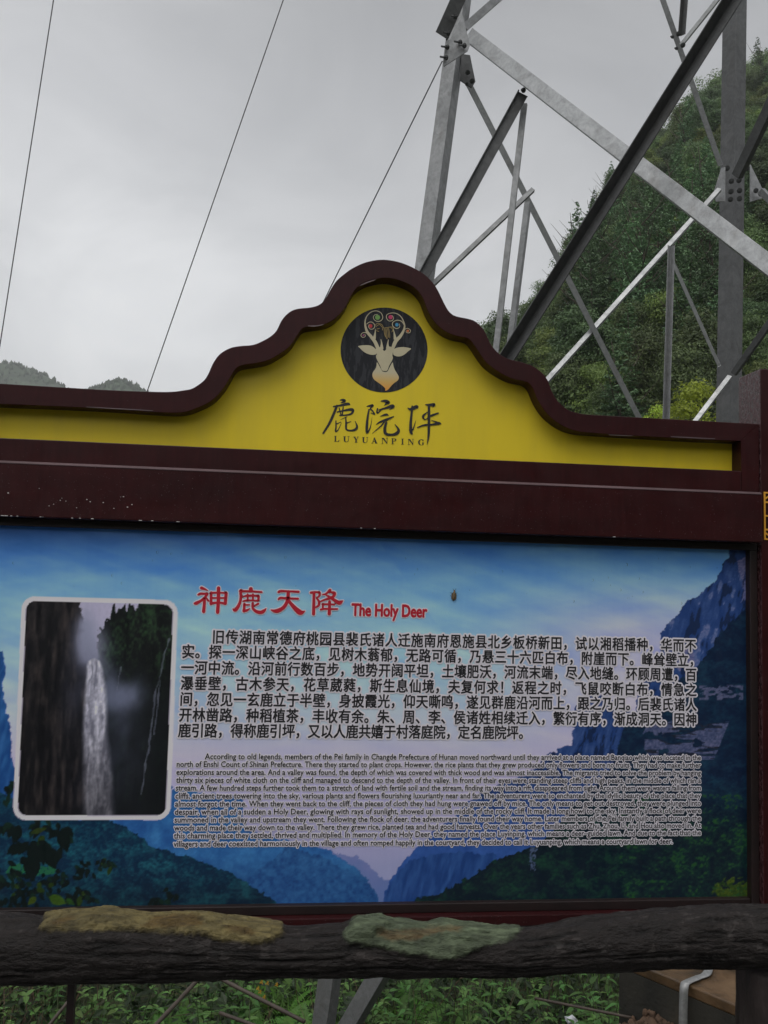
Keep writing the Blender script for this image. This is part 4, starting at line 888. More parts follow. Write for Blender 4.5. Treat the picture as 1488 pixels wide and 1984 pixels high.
t_in = TX(); t_out = TX(); SE = .0205
for k, s_ in enumerate(EN):
    A, B = P(lx[k], ly[k], YT), P(rx[k], ry[k], YT)
    co, fc = text_mesh(s_, 1.0, 0.0, 2); x1, x2 = co[:, 0].min(), co[:, 0].max(); sx = (B.x-A.x)/(x2-x1); sh = (B.z-A.z)/(x2-x1)
    for T_, n_, rad, y_ in ((t_in, 4, .0003, YT), (t_out, 12, .0028, YO)):
        for q_, (dx, dz) in enumerate(ring(n_, rad)):
            T_.v.append(np.c_[A.x+dx+(co[:, 0]-x1)*sx, np.full(len(co), y_-.00004*q_), A.z+dz+co[:, 1]*SE+(co[:, 0]-x1)*sh]); T_.f += [tuple(T_.n+i for i in q) for q in fc]; T_.n += len(co)
t_out.obj('letter_outline', WHITE, PO); t_in.obj('english_text', INK, PO)
# red title, brushed in broad flared strokes
T1 = lambda x, y: (365+x/9.3, 1125+y/9.3); T2 = lambda x, y: (515+x/9.3, 1125+y/9.3)
TT = [(T1, [[(235, 132, 58), (290, 150, 40), (350, 178, 14)], [(178, 252, 38), (220, 235, 46), (290, 235, 40), (345, 235, 40)], [(340, 240, 44), (290, 310, 44), (220, 365, 48), (140, 405, 58), (115, 410, 44)], [(290, 330, 50), (285, 440, 54), (275, 555, 62)], [(325, 310, 24), (350, 350, 38), (365, 365, 30)],
  [(410, 215, 50), (408, 320, 50), (408, 415, 54)], [(410, 222, 44), (550, 215, 32), (690, 225, 36)], [(680, 225, 58), (672, 320, 58), (662, 410, 60)], [(420, 310, 32), (660, 312, 32)], [(400, 412, 44), (530, 395, 40), (670, 412, 44)], [(543, 132, 64), (540, 350, 62), (527, 568, 64)],
  [(1125, 147, 70), (1128, 180, 76)], [(930, 190, 44), (1100, 192, 40), (1320, 205, 36)], [(940, 182, 56), (945, 300, 50), (925, 400, 52), (880, 490, 64), (835, 530, 62), (805, 510, 24)], [(990, 287, 24), (1060, 272, 40), (1200, 270, 36), (1268, 280, 44)], [(1262, 285, 50), (1262, 330, 44), (1250, 365, 40)], [(985, 370, 28), (1050, 355, 36), (1150, 355, 34), (1255, 362, 34)],
  [(1068, 247, 38), (1068, 350, 34)], [(1163, 247, 38), (1163, 350, 36)], [(1010, 420, 50), (1005, 490, 48), (1000, 545, 58)], [(1020, 435, 34), (1100, 435, 26)], [(1000, 550, 40), (1060, 530, 40), (1108, 500, 16)], [(1160, 402, 44), (1155, 470, 44), (1180, 520, 48), (1240, 560, 60), (1310, 570, 66), (1365, 540, 56), (1402, 498, 12)], [(1195, 450, 24), (1240, 425, 40), (1260, 412, 36)]]),
 (T2, [[(232, 205, 46), (270, 188, 46), (420, 192, 36), (590, 200, 44)], [(228, 335, 34), (270, 312, 46), (400, 320, 38), (580, 325, 38)], [(405, 200, 62), (400, 320, 60)], [(400, 320, 64), (370, 410, 62), (310, 490, 64), (220, 540, 74), (150, 545, 56), (92, 524, 16)], [(400, 340, 50), (450, 410, 60), (530, 500, 80), (610, 568, 96), (660, 568, 66), (704, 545, 14)],
  [(868, 220, 52), (865, 400, 54), (860, 602, 58)], [(812, 217, 46), (880, 205, 36), (970, 212, 40)], [(970, 217, 46), (965, 270, 40), (915, 318, 26)], [(915, 318, 26), (955, 370, 44), (955, 440, 44), (900, 480, 32)], [(1157, 172, 56), (1110, 215, 38), (1070, 242, 34), (1020, 250, 24)], [(1165, 205, 30), (1240, 225, 54), (1210, 290, 48), (1130, 322, 46), (1050, 347, 34), (980, 377, 26)],
  [(1090, 262, 28), (1160, 300, 50), (1250, 360, 60), (1320, 400, 70), (1360, 380, 54), (1392, 360, 12)], [(1020, 425, 38), (1120, 425, 34), (1235, 428, 34)], [(1030, 430, 36), (1025, 500, 34)], [(990, 520, 38), (1060, 507, 36), (1180, 510, 36), (1290, 510, 32)], [(1150, 378, 54), (1148, 480, 54), (1142, 598, 62)]])]
mi, mo = MB(), MB(); k = 0
for fT, sts in TT:
    for st in sts:
        k += 1; stroke(mo, [(a, b, c_+38) for a, b, c_ in st], YO-.00002*k, fT); stroke(mi, st, YT-.00002*k, fT)
mo.obj('title_outline', WHITE, PO); mi.obj('red_title', RED, PO)
t_in = TX(); t_out = TX()
A, B = P(681.5, 1192.5, YT), P(827.5, 1171.5, YT)
co, fc = text_mesh('The Holy Deer', 1.0, 0.0, 3); x1, x2 = co[:, 0].min(), co[:, 0].max(); sx = (B.x-A.x)/(x2-x1); capz = .73
putb(t_in, co, fc, A.x-x1*sx, A.z, sx, (B.z-A.z)/capz, YT, .0014, 8); putb(t_out, co, fc, A.x-x1*sx, A.z, sx, (B.z-A.z)/capz, YO, .0044, 12)
t_out.obj('subtitle_outline', WHITE, PO); t_in.obj('red_subtitle', RED, PO)

# ---- raindrops clinging to the poster, and a moth
gl = M('water_drop', (1, 1, 1), .02); gl.b.inputs['Transmission Weight'].default_value = 1; gl.b.inputs['IOR'].default_value = 1.33
mb = MB()
def dome(mb, p, rr, st=1.3):
    vs = [(p.x, p.y-rr*.55, p.z)]; fs = []
    for ring, (q, h) in enumerate(((.5, .45), (.87, .22), (1, 0))):
        for k in range(10): t = k*.6283; vs.append((p.x+math.cos(t)*rr*q, p.y-h*rr, p.z+math.sin(t)*rr*q*st))
    for k in range(10):
        j = (k+1) % 10; fs += [(0, 1+j, 1+k), (1+k, 1+j, 11+j, 11+k), (11+k, 11+j, 21+j, 21+k)]
    mb.add(vs, fs)
r_ = random.Random(3)
spots = [(218, 1115), (236, 1130), (305, 1070), (332, 1073), (1111, 1165), (1148, 1124), (1178, 1119), (1182, 1134), (1202, 1143), (1214, 1094), (1238, 1121), (1245, 1147), (1320, 1169), (785, 1082), (808, 1103), (26, 1091), (973, 1107), (553, 1080)]
spots += [(r_.uniform(20, 1420), r_.uniform(1035, 1160)) for k in range(60)]
for i, (u, v) in enumerate(spots): dome(mb, P(u, v, YB-.0001), r_.uniform(.0018, .0034) if i < 18 else r_.uniform(.0008, .0016))
q = mb.obj('raindrops', gl.m, None, True); tag(q, 'small clear raindrops clinging to the top of the blue poster', 'raindrops', kind='stuff')
# moth
mc = P(879, 1153, YB); MO = thing('moth', 'small brown moth resting on the blue poster sky right of the red title', 'insect', (mc.x, YB-.002, mc.z))
MOB = simple('moth_brown', (.16, .11, .06), .8, var=.5, scale=400); MOD = simple('moth_dark', (.03, .025, .02), .8)
k_ = .00134
mb = MB(); mb.tube([(mc.x+k_*1, YB-.004, mc.z+k_*10), (mc.x, YB-.006, mc.z+k_*4), (mc.x, YB-.005, mc.z-k_*4), (mc.x-k_, YB-.003, mc.z-k_*11)], [.0015, .0034, .0038, .001], 8); mb.obj('body', MOB, MO, True)
for s_ in (-1, 1):
    mb = MB(); pts = [Vector((mc.x+s_*k_*1, 0, mc.z+k_*6)), Vector((mc.x+s_*k_*5, 0, mc.z+k_*2)), Vector((mc.x+s_*k_*5, 0, mc.z-k_*7)), Vector((mc.x+s_*k_*1, 0, mc.z-k_*11))]
    mb.prism(pts, YB-.0035, YB-.0025); mb.obj('wing', MOB, MO)
    MB().tube([(mc.x+s_*k_, YB-.004, mc.z+k_*9), (mc.x+s_*k_*3+k_, YB-.004, mc.z+k_*13)], .0005, 5).obj('antenna', MOD, MO)
    for q in (3, -3): MB().tube([(mc.x+s_*k_*2, YB-.003, mc.z+k_*q), (mc.x+s_*k_*7, YB-.001, mc.z+k_*(q+2))], .0004, 5).obj('leg', MOD, MO)

# ================================================================== THE LOG-SHAPED CONCRETE RAIL
RD = 1.72     # distance of its axis
top = [(-200, 1768), (0, 1768), (60, 1772), (85, 1778), (110, 1772), (170, 1768), (215, 1767), (260, 1774), (290, 1777), (340, 1776), (400, 1778), (450, 1782), (510, 1790), (540, 1794), (600, 1794), (660, 1790), (690, 1780), (735, 1779), (780, 1784), (830, 1791), (860, 1786), (880, 1790), (940, 1796), (1000, 1797), (1040, 1793), (1090, 1783), (1140, 1775), (1200, 1769), (1300, 1758), (1380, 1753), (1488, 1751), (1800, 1748)]
bot = [(-200, 1909), (0, 1907), (200, 1903), (380, 1900), (500, 1897), (650, 1893), (750, 1891), (900, 1893), (1000, 1893), (1080, 1886), (1200, 1880), (1300, 1876), (1488, 1872), (1800, 1868)]
tx = [t[0] for t in top]; bx_ = [t[0] for t in bot]
NR, NT = 760, 110; vs = np.zeros((NR, NT, 3))
patch = np.zeros((NR, NT, 2))
for i in range(NR):
    u = -200+2000*i/(NR-1); vt = np.interp(u, tx, [t[1] for t in top]); vb = np.interp(u, bx_, [t[1] for t in bot])
    a, b = PD(u, vt, RD), PD(u, vb, RD); c = (a+b)/2; ra = (a-b).length/2*.965; t = np.arange(NT)/NT*2*math.pi
    vs[i, :, 0] = c.x; vs[i, :, 1] = c.y-np.cos(t)*ra*.95; vs[i, :, 2] = c.z+np.sin(t)*ra
ii, tt = np.meshgrid(np.arange(NR), np.arange(NT)/NT*2*math.pi, indexing='ij'); uu = -200+2000*ii/(NR-1)
XX = vs[..., 0]; ct, st_ = np.cos(tt), np.sin(tt)
bark = fbm(XX*10+50, (ct+2)*4.0, 4, 111)-.5 + .7*(fbm(XX*28+50, (st_+2)*9+ct*4, 4, 113)-.5)*1.0
groove = fbm(XX*5+20, (ct+2)*9+st_*7, 3, 117); groove = -np.clip(.42-groove, 0, 1)*1.8
ringn = (fbm(XX*60, (ct+2)*3, 3, 119)-.5)*.35
uc, vc, _ = pix((0, 1, 1)); 
Uq, Vq = to_px(vs[..., 0], vs[..., 2], vs[..., 1])
front = (ct > -.35)
def blob(pts, jit=7):
    ju = (fbm(Uq/8, Vq/6, 3, 131)-.5)*jit*2; jv = (fbm(Uq/8+30, Vq/6, 3, 133)-.5)*jit; return inpoly(Uq+ju, Vq+jv, pts)
def soft(pts, jit=7): return np.mean([blob([(a+dx, b+dy) for a, b in pts], jit) for dx, dy in ((-5, 0), (5, 0), (0, -3), (0, 3), (-3, 2), (3, -2))], axis=0)
ol = blob([(76, 1800), (88, 1776), (110, 1758), (560, 1758), (545, 1810), (520, 1826), (495, 1829), (470, 1826), (420, 1822), (400, 1813), (330, 1809), (250, 1803), (150, 1806), (100, 1807)])
ols = blob([(60, 1812), (80, 1790), (90, 1760), (560, 1760), (548, 1815), (500, 1836), (420, 1830), (300, 1816), (150, 1813)], 4)
gn = blob([(662, 1808), (680, 1790), (690, 1760), (1010, 1760), (1010, 1806), (985, 1822), (940, 1832), (905, 1850), (860, 1860), (830, 1850), (790, 1850), (760, 1840), (700, 1830), (670, 1824)])
orr = blob([(728, 1812), (740, 1804), (800, 1800), (860, 1796), (900, 1797), (890, 1804), (830, 1812), (800, 1822), (760, 1822)], 4)
OLP = [(76, 1800), (88, 1776), (110, 1750), (560, 1750), (545, 1810), (520, 1826), (495, 1829), (470, 1826), (420, 1822), (400, 1813), (330, 1809), (250, 1803), (150, 1806), (100, 1807)]
GNP = [(662, 1808), (680, 1790), (690, 1750), (1010, 1750), (1010, 1806), (985, 1822), (940, 1832), (905, 1850), (860, 1860), (830, 1850), (790, 1850), (760, 1840), (700, 1830), (670, 1824)]
sol, sgn = soft(OLP, 9), soft(GNP, 11)
h = bark*.0085+groove*.008+ringn*.004+(fbm(XX*2.2+9, ct*1.2+9, 2, 127)-.5)*.010
kn = np.exp(-((Uq-705)/38)**2-((Vq-1838)/16)**2); h = h-.007*kn
h = h*(1-np.maximum(sol, sgn)*.55)
h = h+sol*((fbm(XX*16, ct*6+9, 4, 141)-.45)*.012+.007)
h = h+sgn*((fbm(XX*24, ct*9+9, 4, 143)-.5)*.014+.004)
crk = np.abs(fbm(XX*14+3, ct*5+9, 3, 145)-.5) < .012; h = np.where(crk & ol, h-.004, h)
cr2 = np.clip(.36-fbm(XX*7+5, ct*24+st_*19+40, 3, 147), 0, 1)*np.clip(1-sol-sgn, 0, 1); h = h-np.minimum(cr2*.05, .0035)
so = soft([(728, 1812), (740, 1804), (800, 1800), (860, 1796), (900, 1797), (890, 1804), (830, 1812), (800, 1822), (760, 1822)], 6)
h = h-so*.004
h = h+soft([(672, 1806), (690, 1784), (740, 1781), (760, 1790), (735, 1806), (700, 1818)], 6)*.008
nrm = np.stack([np.zeros_like(ct), -ct, st_], -1); vs = vs+nrm*h[..., None]
colA = np.zeros((NR, NT, 4)); colA[..., 3] = 1
fn = fbm(XX*60, ct*20+30+st_*8, 4, 151)[..., None]
fn2 = fbm(XX*22, ct*6+st_*5+30, 4, 153)[..., None]
c_ = np.array((.0140, .0108, .0098))*(.2+1.0*fn+.8*fn2)
c_ = c_*(1-.35*np.clip(-groove*3, 0, 1))[..., None]*(1-.7*np.clip(cr2*14, 0, 1))[..., None]; c_ = c_+(fn > .66)*np.array((.022, .020, .019))*(fn2 > .5)
w1 = np.clip(sol[..., None]*1.25-.25*fn-.05, 0, 1); olc = np.array((.125, .10, .040))*(.15+1.7*fn)*(.55+.9*fn2)
dk1 = soft([(270, 1800), (300, 1782), (380, 1778), (400, 1796), (340, 1803)], 6)+soft([(430, 1795), (480, 1800), (500, 1812), (480, 1815), (440, 1806)], 4)+soft([(95, 1795), (130, 1780), (150, 1782), (110, 1800)], 4)
dk1 = np.clip(dk1, 0, 1)[..., None]; olc = olc*(1-dk1)+np.array((.085, .055, .016))*(.3+1.4*fn)*dk1
c_ = c_*(1-w1)+olc*w1
w2 = np.clip(sgn[..., None]*1.25-.25*fn-.05, 0, 1); gnc = np.array((.078, .098, .058))*(.15+1.7*fn)*(.5+fn2)
o1 = (so*.85)[..., None]*np.clip(.3+1.2*fbm(XX*20, ct*40+30, 3, 157), 0, 1)[..., None]; gnc = gnc*(1-o1)+np.array((.11, .07, .03))*(.3+1.4*fn)*o1
c_ = c_*(1-w2)+gnc*w2
colA[..., :3] = c_
k = np.arange(NR*NT).reshape(NR, NT); a = k[:-1]; b = k[1:]; fs = np.stack([a, np.roll(a, -1, 1), np.roll(b, -1, 1), b], -1).reshape(-1, 4)
me = bpy.data.meshes.new('rail_beam'); me.from_pydata(vs.reshape(-1, 3).tolist(), [], fs.tolist()); me.update(); me.polygons.foreach_set('use_smooth', [True]*len(me.polygons))
ca = me.color_attributes.new('paint', 'FLOAT_COLOR', 'POINT'); ca.data.foreach_set('color', colA.reshape(-1, 4).ravel().astype('f'))
qr = M('imitation_bark_concrete', (.05, .045, .045), .55, 0, .3); at = qr.n('ShaderNodeAttribute', attribute_name='paint', attribute_type='GEOMETRY')
b1 = qr.noise(35, 8, .7, qr.co((.35, 1, 1.6)), .4); b2 = qr.noise(160, 4, .6, qr.co((.5, 1, 1)))
qr.color(qr.mix(.55, at.outputs['Color'], b1, 'OVERLAY')); qr.rough(qr.ramp(b1, [(.35, g3(.42)), (.65, g3(.75))]))
add = qr.n('ShaderNodeMath', operation='ADD'); qr.l(b1, add.inputs[0]); qr.l(b2, add.inputs[1]); qr.bump(add.outputs[0], .75, .009)
me.materials.append(qr.m)
c0 = PD(744, 1840, RD)
RL = thing('guard_rail', 'dark log shaped concrete guard rail with olive and green patches below the poster', 'railing', (c0.x, c0.y, 0))
o = bpy.data.objects.new('rail_beam', me); COL.objects.link(o); parent(o, RL)
def log_post(xc, yc, zt, rad, seed):
    n, t_n = 60, 40; vs = []; 
    for i in range(n):
        z = -.05+(zt+.05)*i/(n-1)
        for k in range(t_n):
            t = k/t_n*2*math.pi; hh = float(fbm(np.array(math.cos(t)*3+9+seed), np.array(z*8+math.sin(t)*3+9), 3, 171)-.5)*.014
            vs.append((xc+math.cos(t)*(rad+hh), yc+math.sin(t)*(rad+hh), z))
    fs = [(i*t_n+k, i*t_n+(k+1) % t_n, (i+1)*t_n+(k+1) % t_n, (i+1)*t_n+k) for i in range(n-1) for k in range(t_n)]; fs.append(tuple((n-1)*t_n+k for k in range(t_n)))
    q = M('imitation_bark_post', (.03, .022, .02), .6); b1 = q.noise(30, 7, .7, q.co((1.6, 1.6, .4)), .4); q.color(q.ramp(b1, [(.35, (.018, .012, .010)), (.6, (.05, .036, .034)), (.75, (.10, .08, .08))])); q.bump(b1, .8, .008)
    return mesh_obj('post', vs, fs, q.m, RL, True)
pr = PD(1434, 1930, 1.76); log_post(pr.x+.072, pr.y, PD(1434, 1840, 1.76).z-.03, .07, 1)
pl = PD(-240, 1930, 1.76); log_post(pl.x, pl.y, PD(-140, 1850, 1.76).z, .07, 5)

# ================================================================== BANK BEHIND THE RAIL
# retaining wall
ZW = -.55
fa, fb_ = PZ(1200, 1853, ZW), PZ(1560, 2003, ZW); ba, bb = PZ(1215, 1810, ZW), PZ(1560, 1968, ZW)
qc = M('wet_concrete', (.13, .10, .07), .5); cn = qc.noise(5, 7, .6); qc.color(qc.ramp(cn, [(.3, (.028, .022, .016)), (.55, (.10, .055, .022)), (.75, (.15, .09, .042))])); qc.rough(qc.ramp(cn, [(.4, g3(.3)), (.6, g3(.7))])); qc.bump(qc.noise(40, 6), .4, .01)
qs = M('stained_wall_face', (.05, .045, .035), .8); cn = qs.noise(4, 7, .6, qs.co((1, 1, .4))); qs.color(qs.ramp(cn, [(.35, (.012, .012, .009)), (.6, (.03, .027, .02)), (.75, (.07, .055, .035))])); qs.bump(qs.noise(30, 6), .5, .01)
d = (fb_-fa).normalized(); aw = fa+d*.0; WL = thing('retaining_wall', 'low brown wet concrete retaining wall under the right end of the rail', 'wall', (aw.x, aw.y, ZW-.9))
bw1 = fb_+(ba-fa)
ll = [aw, fb_, fb_+Vector((.30, .30, 0)), aw+Vector((.30, .30, 0))]
cap = [Vector((p.x, p.y, 0)) for p in ll]
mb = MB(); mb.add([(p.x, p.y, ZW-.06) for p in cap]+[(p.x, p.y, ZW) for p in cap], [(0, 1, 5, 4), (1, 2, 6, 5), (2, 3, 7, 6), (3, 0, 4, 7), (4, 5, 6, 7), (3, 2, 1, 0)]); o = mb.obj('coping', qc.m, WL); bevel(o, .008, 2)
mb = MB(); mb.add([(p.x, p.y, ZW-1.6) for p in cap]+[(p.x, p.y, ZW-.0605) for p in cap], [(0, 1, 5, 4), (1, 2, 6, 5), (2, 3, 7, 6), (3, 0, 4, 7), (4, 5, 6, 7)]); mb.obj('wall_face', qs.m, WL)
# rubble behind the wall
r_ = random.Random(12); STN = simple('dark_rubble', (.045, .045, .042), .85, var=.6, scale=14, bumpv=.6)
def rock_mesh(seed, n=1):
    bm = bmesh.new(); bmesh.ops.create_icosphere(bm, subdivisions=2, radius=1); rr = random.Random(seed)
    ph = [rr.random()*9 for _ in range(3)]
    for v in bm.verts:
        v.co *= 1+.28*math.sin(v.co.x*3.1+ph[0])*math.cos(v.co.y*2.7+ph[1])+.18*math.sin(v.co.z*5+ph[2])+rr.uniform(-.07, .07)
    me = bpy.data.meshes.new('stone'); bm.to_mesh(me); bm.free(); return me
stones = [rock_mesh(k) for k in range(4)]
for s_ in stones: s_.materials.append(STN)
bk = (ba+bb)/2
for k in range(46):
    f = r_.uniform(.25, 1.0); base_ = fa.lerp(fb_, f)+Vector((.34+r_.random()*.5, .34+r_.random()*.5, -.05+r_.random()*.30)); o = bpy.data.objects.new('rubble_stone', stones[k % 4]); COL.objects.link(o)
    s_ = r_.uniform(.05, .10); o.scale = (s_*1.2, s_, s_*.8); o.location = base_; o.rotation_euler = (r_.random()*6, r_.random()*6, r_.random()*6)
    tag(o, 'dark broken stone in the rubble heap behind the low wall', 'stone', 'rubble stones behind the wall')
# red soil heap with clods in front of the wall
sc_ = PZ(1300, 1985, -.80)
def soil_z(x, y):
    r2 = ((x-sc_.x)/.9)**2+((y-sc_.y)/.5)**2; return -1.32+.54*np.exp(-r2*1.3)+(fbm(x*5+9, y*5+9, 4, 181)-.5)*.14+(fbm(x*22+9, y*22+9, 3, 183)-.5)*.06
o = grid_obj('soil_heap', np.linspace(sc_.x-1.0, sc_.x+1.1, 120), np.linspace(sc_.y-.6, sc_.y+.45, 70), soil_z, SOIL, None); del_ = o.keys(); tag(o, 'heap of loose reddish soil at the foot of the low wall', 'soil', kind='stuff')
clod = [rock_mesh(20+k) for k in range(3)]
mb = MB()
for k in range(620):
    x, y = sc_.x+r_.gauss(0, .42), sc_.y+r_.gauss(0, .2); z = float(soil_z(np.array(x), np.array(y))); me = clod[k % 3]; s_ = r_.uniform(.006, .02)
    R_ = Matrix.Rotation(r_.random()*6, 3, 'Z') @ Matrix.Rotation(r_.random()*6, 3, 'X')
    mb.add([Vector((x, y, z+s_*.3))+R_ @ (v.co*s_) for v in me.vertices], [tuple(p.vertices) for p in me.polygons])
q = mb.obj('soil_clods', SOIL, None, True); tag(q, 'crumbling clods of reddish soil below the metal strap', 'soil', kind='stuff')
# galvanised earthing strap
sp_px = [((1377, 1850), .02), ((1371, 1884), .012), ((1352, 1894), .012), ((1333, 1902), .014)]
pts = [PZ(u, v, ZW+h_) for (u, v), h_ in sp_px]; ed = PZ(1327, 1907, ZW+.008); dn = PD(1326, 1925, (ed-CAM).dot(FW)+CAM.y-CAM.y)
pts += [ed, ed+Vector((-.012, -.012, -.03)), ed+Vector((-.016, -.016, -.09)), ed+Vector((-.02, -.02, -.19)), ed+Vector((-.02, -.02, -.34))]
sp3 = [Vector(q) for q in spline([tuple(p) for p in pts], 6)]
sv = []; sf = []; wdv = Vector((.7, -.55, 0)).normalized()*.022
for i, p in enumerate(sp3):
    dd = (sp3[min(i+1, len(sp3)-1)]-sp3[max(i-1, 0)]).normalized(); n_ = dd.cross(wdv).normalized()*.002
    w_ = wdv-dd*wdv.dot(dd)*.5
    sv += [p-w_-n_, p+w_-n_, p+w_+n_, p-w_+n_]
for i in range(len(sp3)-1):
    for k in range(4): a = 4*i; sf.append((a+k, a+(k+1) % 4, a+4+(k+1) % 4, a+4+k))
sf += [(0, 1, 2, 3), tuple(4*(len(sp3)-1)+k for k in (3, 2, 1, 0))]
o = mesh_obj('earthing_strap', sv, sf, GALVL, None, True); tag(o, 'bent flat silver metal strap hanging over the low wall edge', 'metal strap')
# crumpled white paper
me = rock_mesh(77); wp = simple('white_paper', (.55, .56, .60), .7, var=.15, scale=60); me.materials.append(wp)
pp = PD(1108, 1980, 5.4); o = bpy.data.objects.new('crumpled_paper', me); COL.objects.link(o); o.location = pp; o.scale = (.05, .04, .035); o.rotation_euler = (.4, .6, 1); tag(o, 'crumpled white paper lying among the weeds left of the soil heap', 'litter')
for p_ in me.polygons: p_.use_smooth = False

# bamboo poles leaning in the weeds at left
BAM = simple('dry_bamboo', (.055, .04, .03), .6, var=.3, scale=12)
for (a, b, rr, lb) in (((380, 1902, 5.2), (298, 1990, 4.8), .011, 'brown cane leaning up to the right among the weeds under the rail'), ((438, 1902, 5.4), (520, 1944, 5.2), .011, 'brown cane slanting down to the right under the rail'),
                       ((118, 1958, 5.0), (60, 2030, 4.9), .009, 'thin cane leaning beside the thin dark post at lower left'), ((452, 1972, 5.2), (530, 2000, 5.0), .010, 'short cane end low in the weeds left of the tower leg'), ((1065, 1940, 5.2), (1150, 1957, 5.0), .008, 'thin yellowish cane lying in the weeds left of the low wall')):
    A, B = PD(*a), PD(*b); dd = B-A; A = A-dd*.35; B = B+dd*.8; pts = [A.lerp(B, k/8) for k in range(9)]
    o = MB().tube(pts, [rr*(1.0 if k % 2 else 1.12) for k in range(9)], 8).obj('bamboo_cane', BAM, None, True); tag(o, lb, 'cane', 'canes in the weeds')

# weeds: every plant a thing, leaves its parts
WL_ = [mat_leaf('weed_leaf', (.070, .15, .036), .35, 6, .5), mat_leaf('pale_weed_leaf', (.11, .20, .05), .35, 6, .5), mat_leaf('fern_leaf', (.085, .19, .035), .3, 6, .5)]
STEM = simple('green_stem', (.05, .07, .025), .7)
def leaf_mesh(name, L_, Wd, mat, n=5, droop=.25):
    vs = []; fs = []
    for i in range(n+1):
        t = i/n; wv = Wd*.5*math.sin(math.pi*min(1, t**.75))**.9 if 0 < i < n else .0004; z = -droop*L_*t*t
        vs += [(t*L_, -wv, z+wv*.35), (t*L_, 0, z), (t*L_, wv, z+wv*.35)]
    for i in range(n): a = 3*i; fs += [(a, a+3, a+4, a+1), (a+1, a+4, a+5, a+2)]
    me = bpy.data.meshes.new(name); me.from_pydata(vs, [], fs); me.materials.append(mat); me.update(); return me
LM_ = [leaf_mesh('leaf', .10, .045, WL_[0]), leaf_mesh('leaf', .085, .046, WL_[1]), leaf_mesh('leaf', .14, .06, WL_[0], 6, .35)]
def frond_mesh(L_, mat):
    vs = []; fs = []; n = 16
    for i in range(n):
        t = (i+1)/n; x = L_*t; z = L_*(.45*t-.75*t*t); pl_ = L_*.30*math.sin(math.pi*(t**.6))*.9+.004
        for s_ in (-1, 1):
            b = len(vs); vs += [(x, 0, z), (x+pl_*.35+.006, s_*pl_*.5, z-.004), (x+pl_*.3, s_*pl_, z-pl_*.2), (x-.008+pl_*.1, s_*pl_*.5, z-.002)]; fs += [(b, b+1, b+2), (b, b+2, b+3)]
    b = len(vs)
    for i in range(n+1): t = i/n; vs += [(L_*t, -.002, L_*(.45*t-.75*t*t)), (L_*t, .002, L_*(.45*t-.75*t*t))]
    for i in range(n): fs.append((b+2*i, b+2*i+2, b+2*i+3, b+2*i+1))
    me = bpy.data.meshes.new('frond'); me.from_pydata(vs, [], fs); me.materials.append(mat); me.update(); return me
FR = [frond_mesh(.42, WL_[2]), frond_mesh(.32, WL_[2])]
YF = simple('yellow_petal', (.6, .32, .03), .5)
def herb(x, y, z, seed, kind, label, grp, sc=1.0):
    r_ = random.Random(seed); nm = ('leafy_weed', 'pale_weed', 'broad_leaved_weed', 'fern')[kind]
    T = thing(nm, label, 'plant', (x, y, z), grp, r_.random()*6.28); T.scale = (sc, sc, sc)
    if kind == 3:
        for k in range(9):
            o = bpy.data.objects.new('frond', FR[k % 2]); COL.objects.link(o); o.parent = T; o.rotation_euler = (r_.uniform(-.2, .2), -r_.uniform(.35, .85), k*.7+r_.random()*.4); o.location = (0, 0, .05)
        return T
    mb = MB(); lv = []
    for s_ in range(3):
        a = r_.random()*6.28; H = r_.uniform(.35, .7); lean = r_.uniform(.05, .25); pts = [Vector((math.cos(a)*lean*t*t*1.2+.02*math.cos(a), math.sin(a)*lean*t*t*1.2, H*t)) for t in (0, .33, .66, 1)]
        mb.tube(pts, [.004, .0035, .003, .0015], 5)
        n = 5 if kind != 2 else 4
        for k in range(n):
            t = .3+.7*k/(n-1); p = pts[0].lerp(pts[1], t*3) if t < .33 else pts[1].lerp(pts[2], (t-.33)*3) if t < .66 else pts[2].lerp(pts[3], min(1, (t-.66)*2.94))
            for w_ in ((0, 1) if k < n-1 else (0, 1, 2)): lv.append((p, a+k*1.57+w_*(3.14 if k < n-1 else 2.1), r_.uniform(.6, 1.1)*(1.1-.45*t)))
    o = mesh_obj('stem', mb.v, mb.f, STEM, T, world=False)
    for p, a, s_ in lv:
        o = bpy.data.objects.new('leaf', LM_[kind]); COL.objects.link(o); o.parent = T; o.location = p; o.scale = (s_,)*3; o.rotation_euler = (r_.uniform(-.3, .3), r_.uniform(-.55, .15), a)
    return T
LBL = [('leafy green weed growing on the bank under the rail', 'leafy weeds on the bank'), ('pale green weed growing on the bank under the rail', 'pale weeds on the bank'), ('broad leaved weed growing on the bank under the rail', 'broad leaved weeds on the bank'), ('green fern on the bank under the rail', 'ferns on the bank')]
r_ = random.Random(99); placed = []
for k in range(4000):
    if len(placed) >= 125: break
    u = r_.uniform(-60, 1215) if k % 3 else r_.uniform(780, 1215); d = r_.uniform(5.9, 8.0); v = r_.uniform(1905, 2060); p = PD(u, v, d); gz_ = float(ground_z(p.x, p.y))
    hgt = p.z-gz_
    if not .25 < hgt < .75: continue
    if any((p-q).length < .21 for q in placed): continue
    placed.append(p)
    kind = r_.choices((0, 1, 2, 3), (4, 3, 2, 1.4))[0]
    if 520 < u < 610 or 330 < u < 380: kind = 3
    wr_ = ('left of the thin dark post' if u < 130 else 'between the thin dark post and the leaning canes' if u < 400 else 'between the canes and the tower leg' if u < 630 else 'just right of the tower leg' if u < 880 else 'between the tower leg and the low wall')
    herb(p.x, p.y, gz_, k, kind, LBL[kind][0].replace(' growing', '').replace(' on the bank', '')+', '+wr_, LBL[kind][1]+' '+wr_, sc=r_.uniform(.85, 1.3))
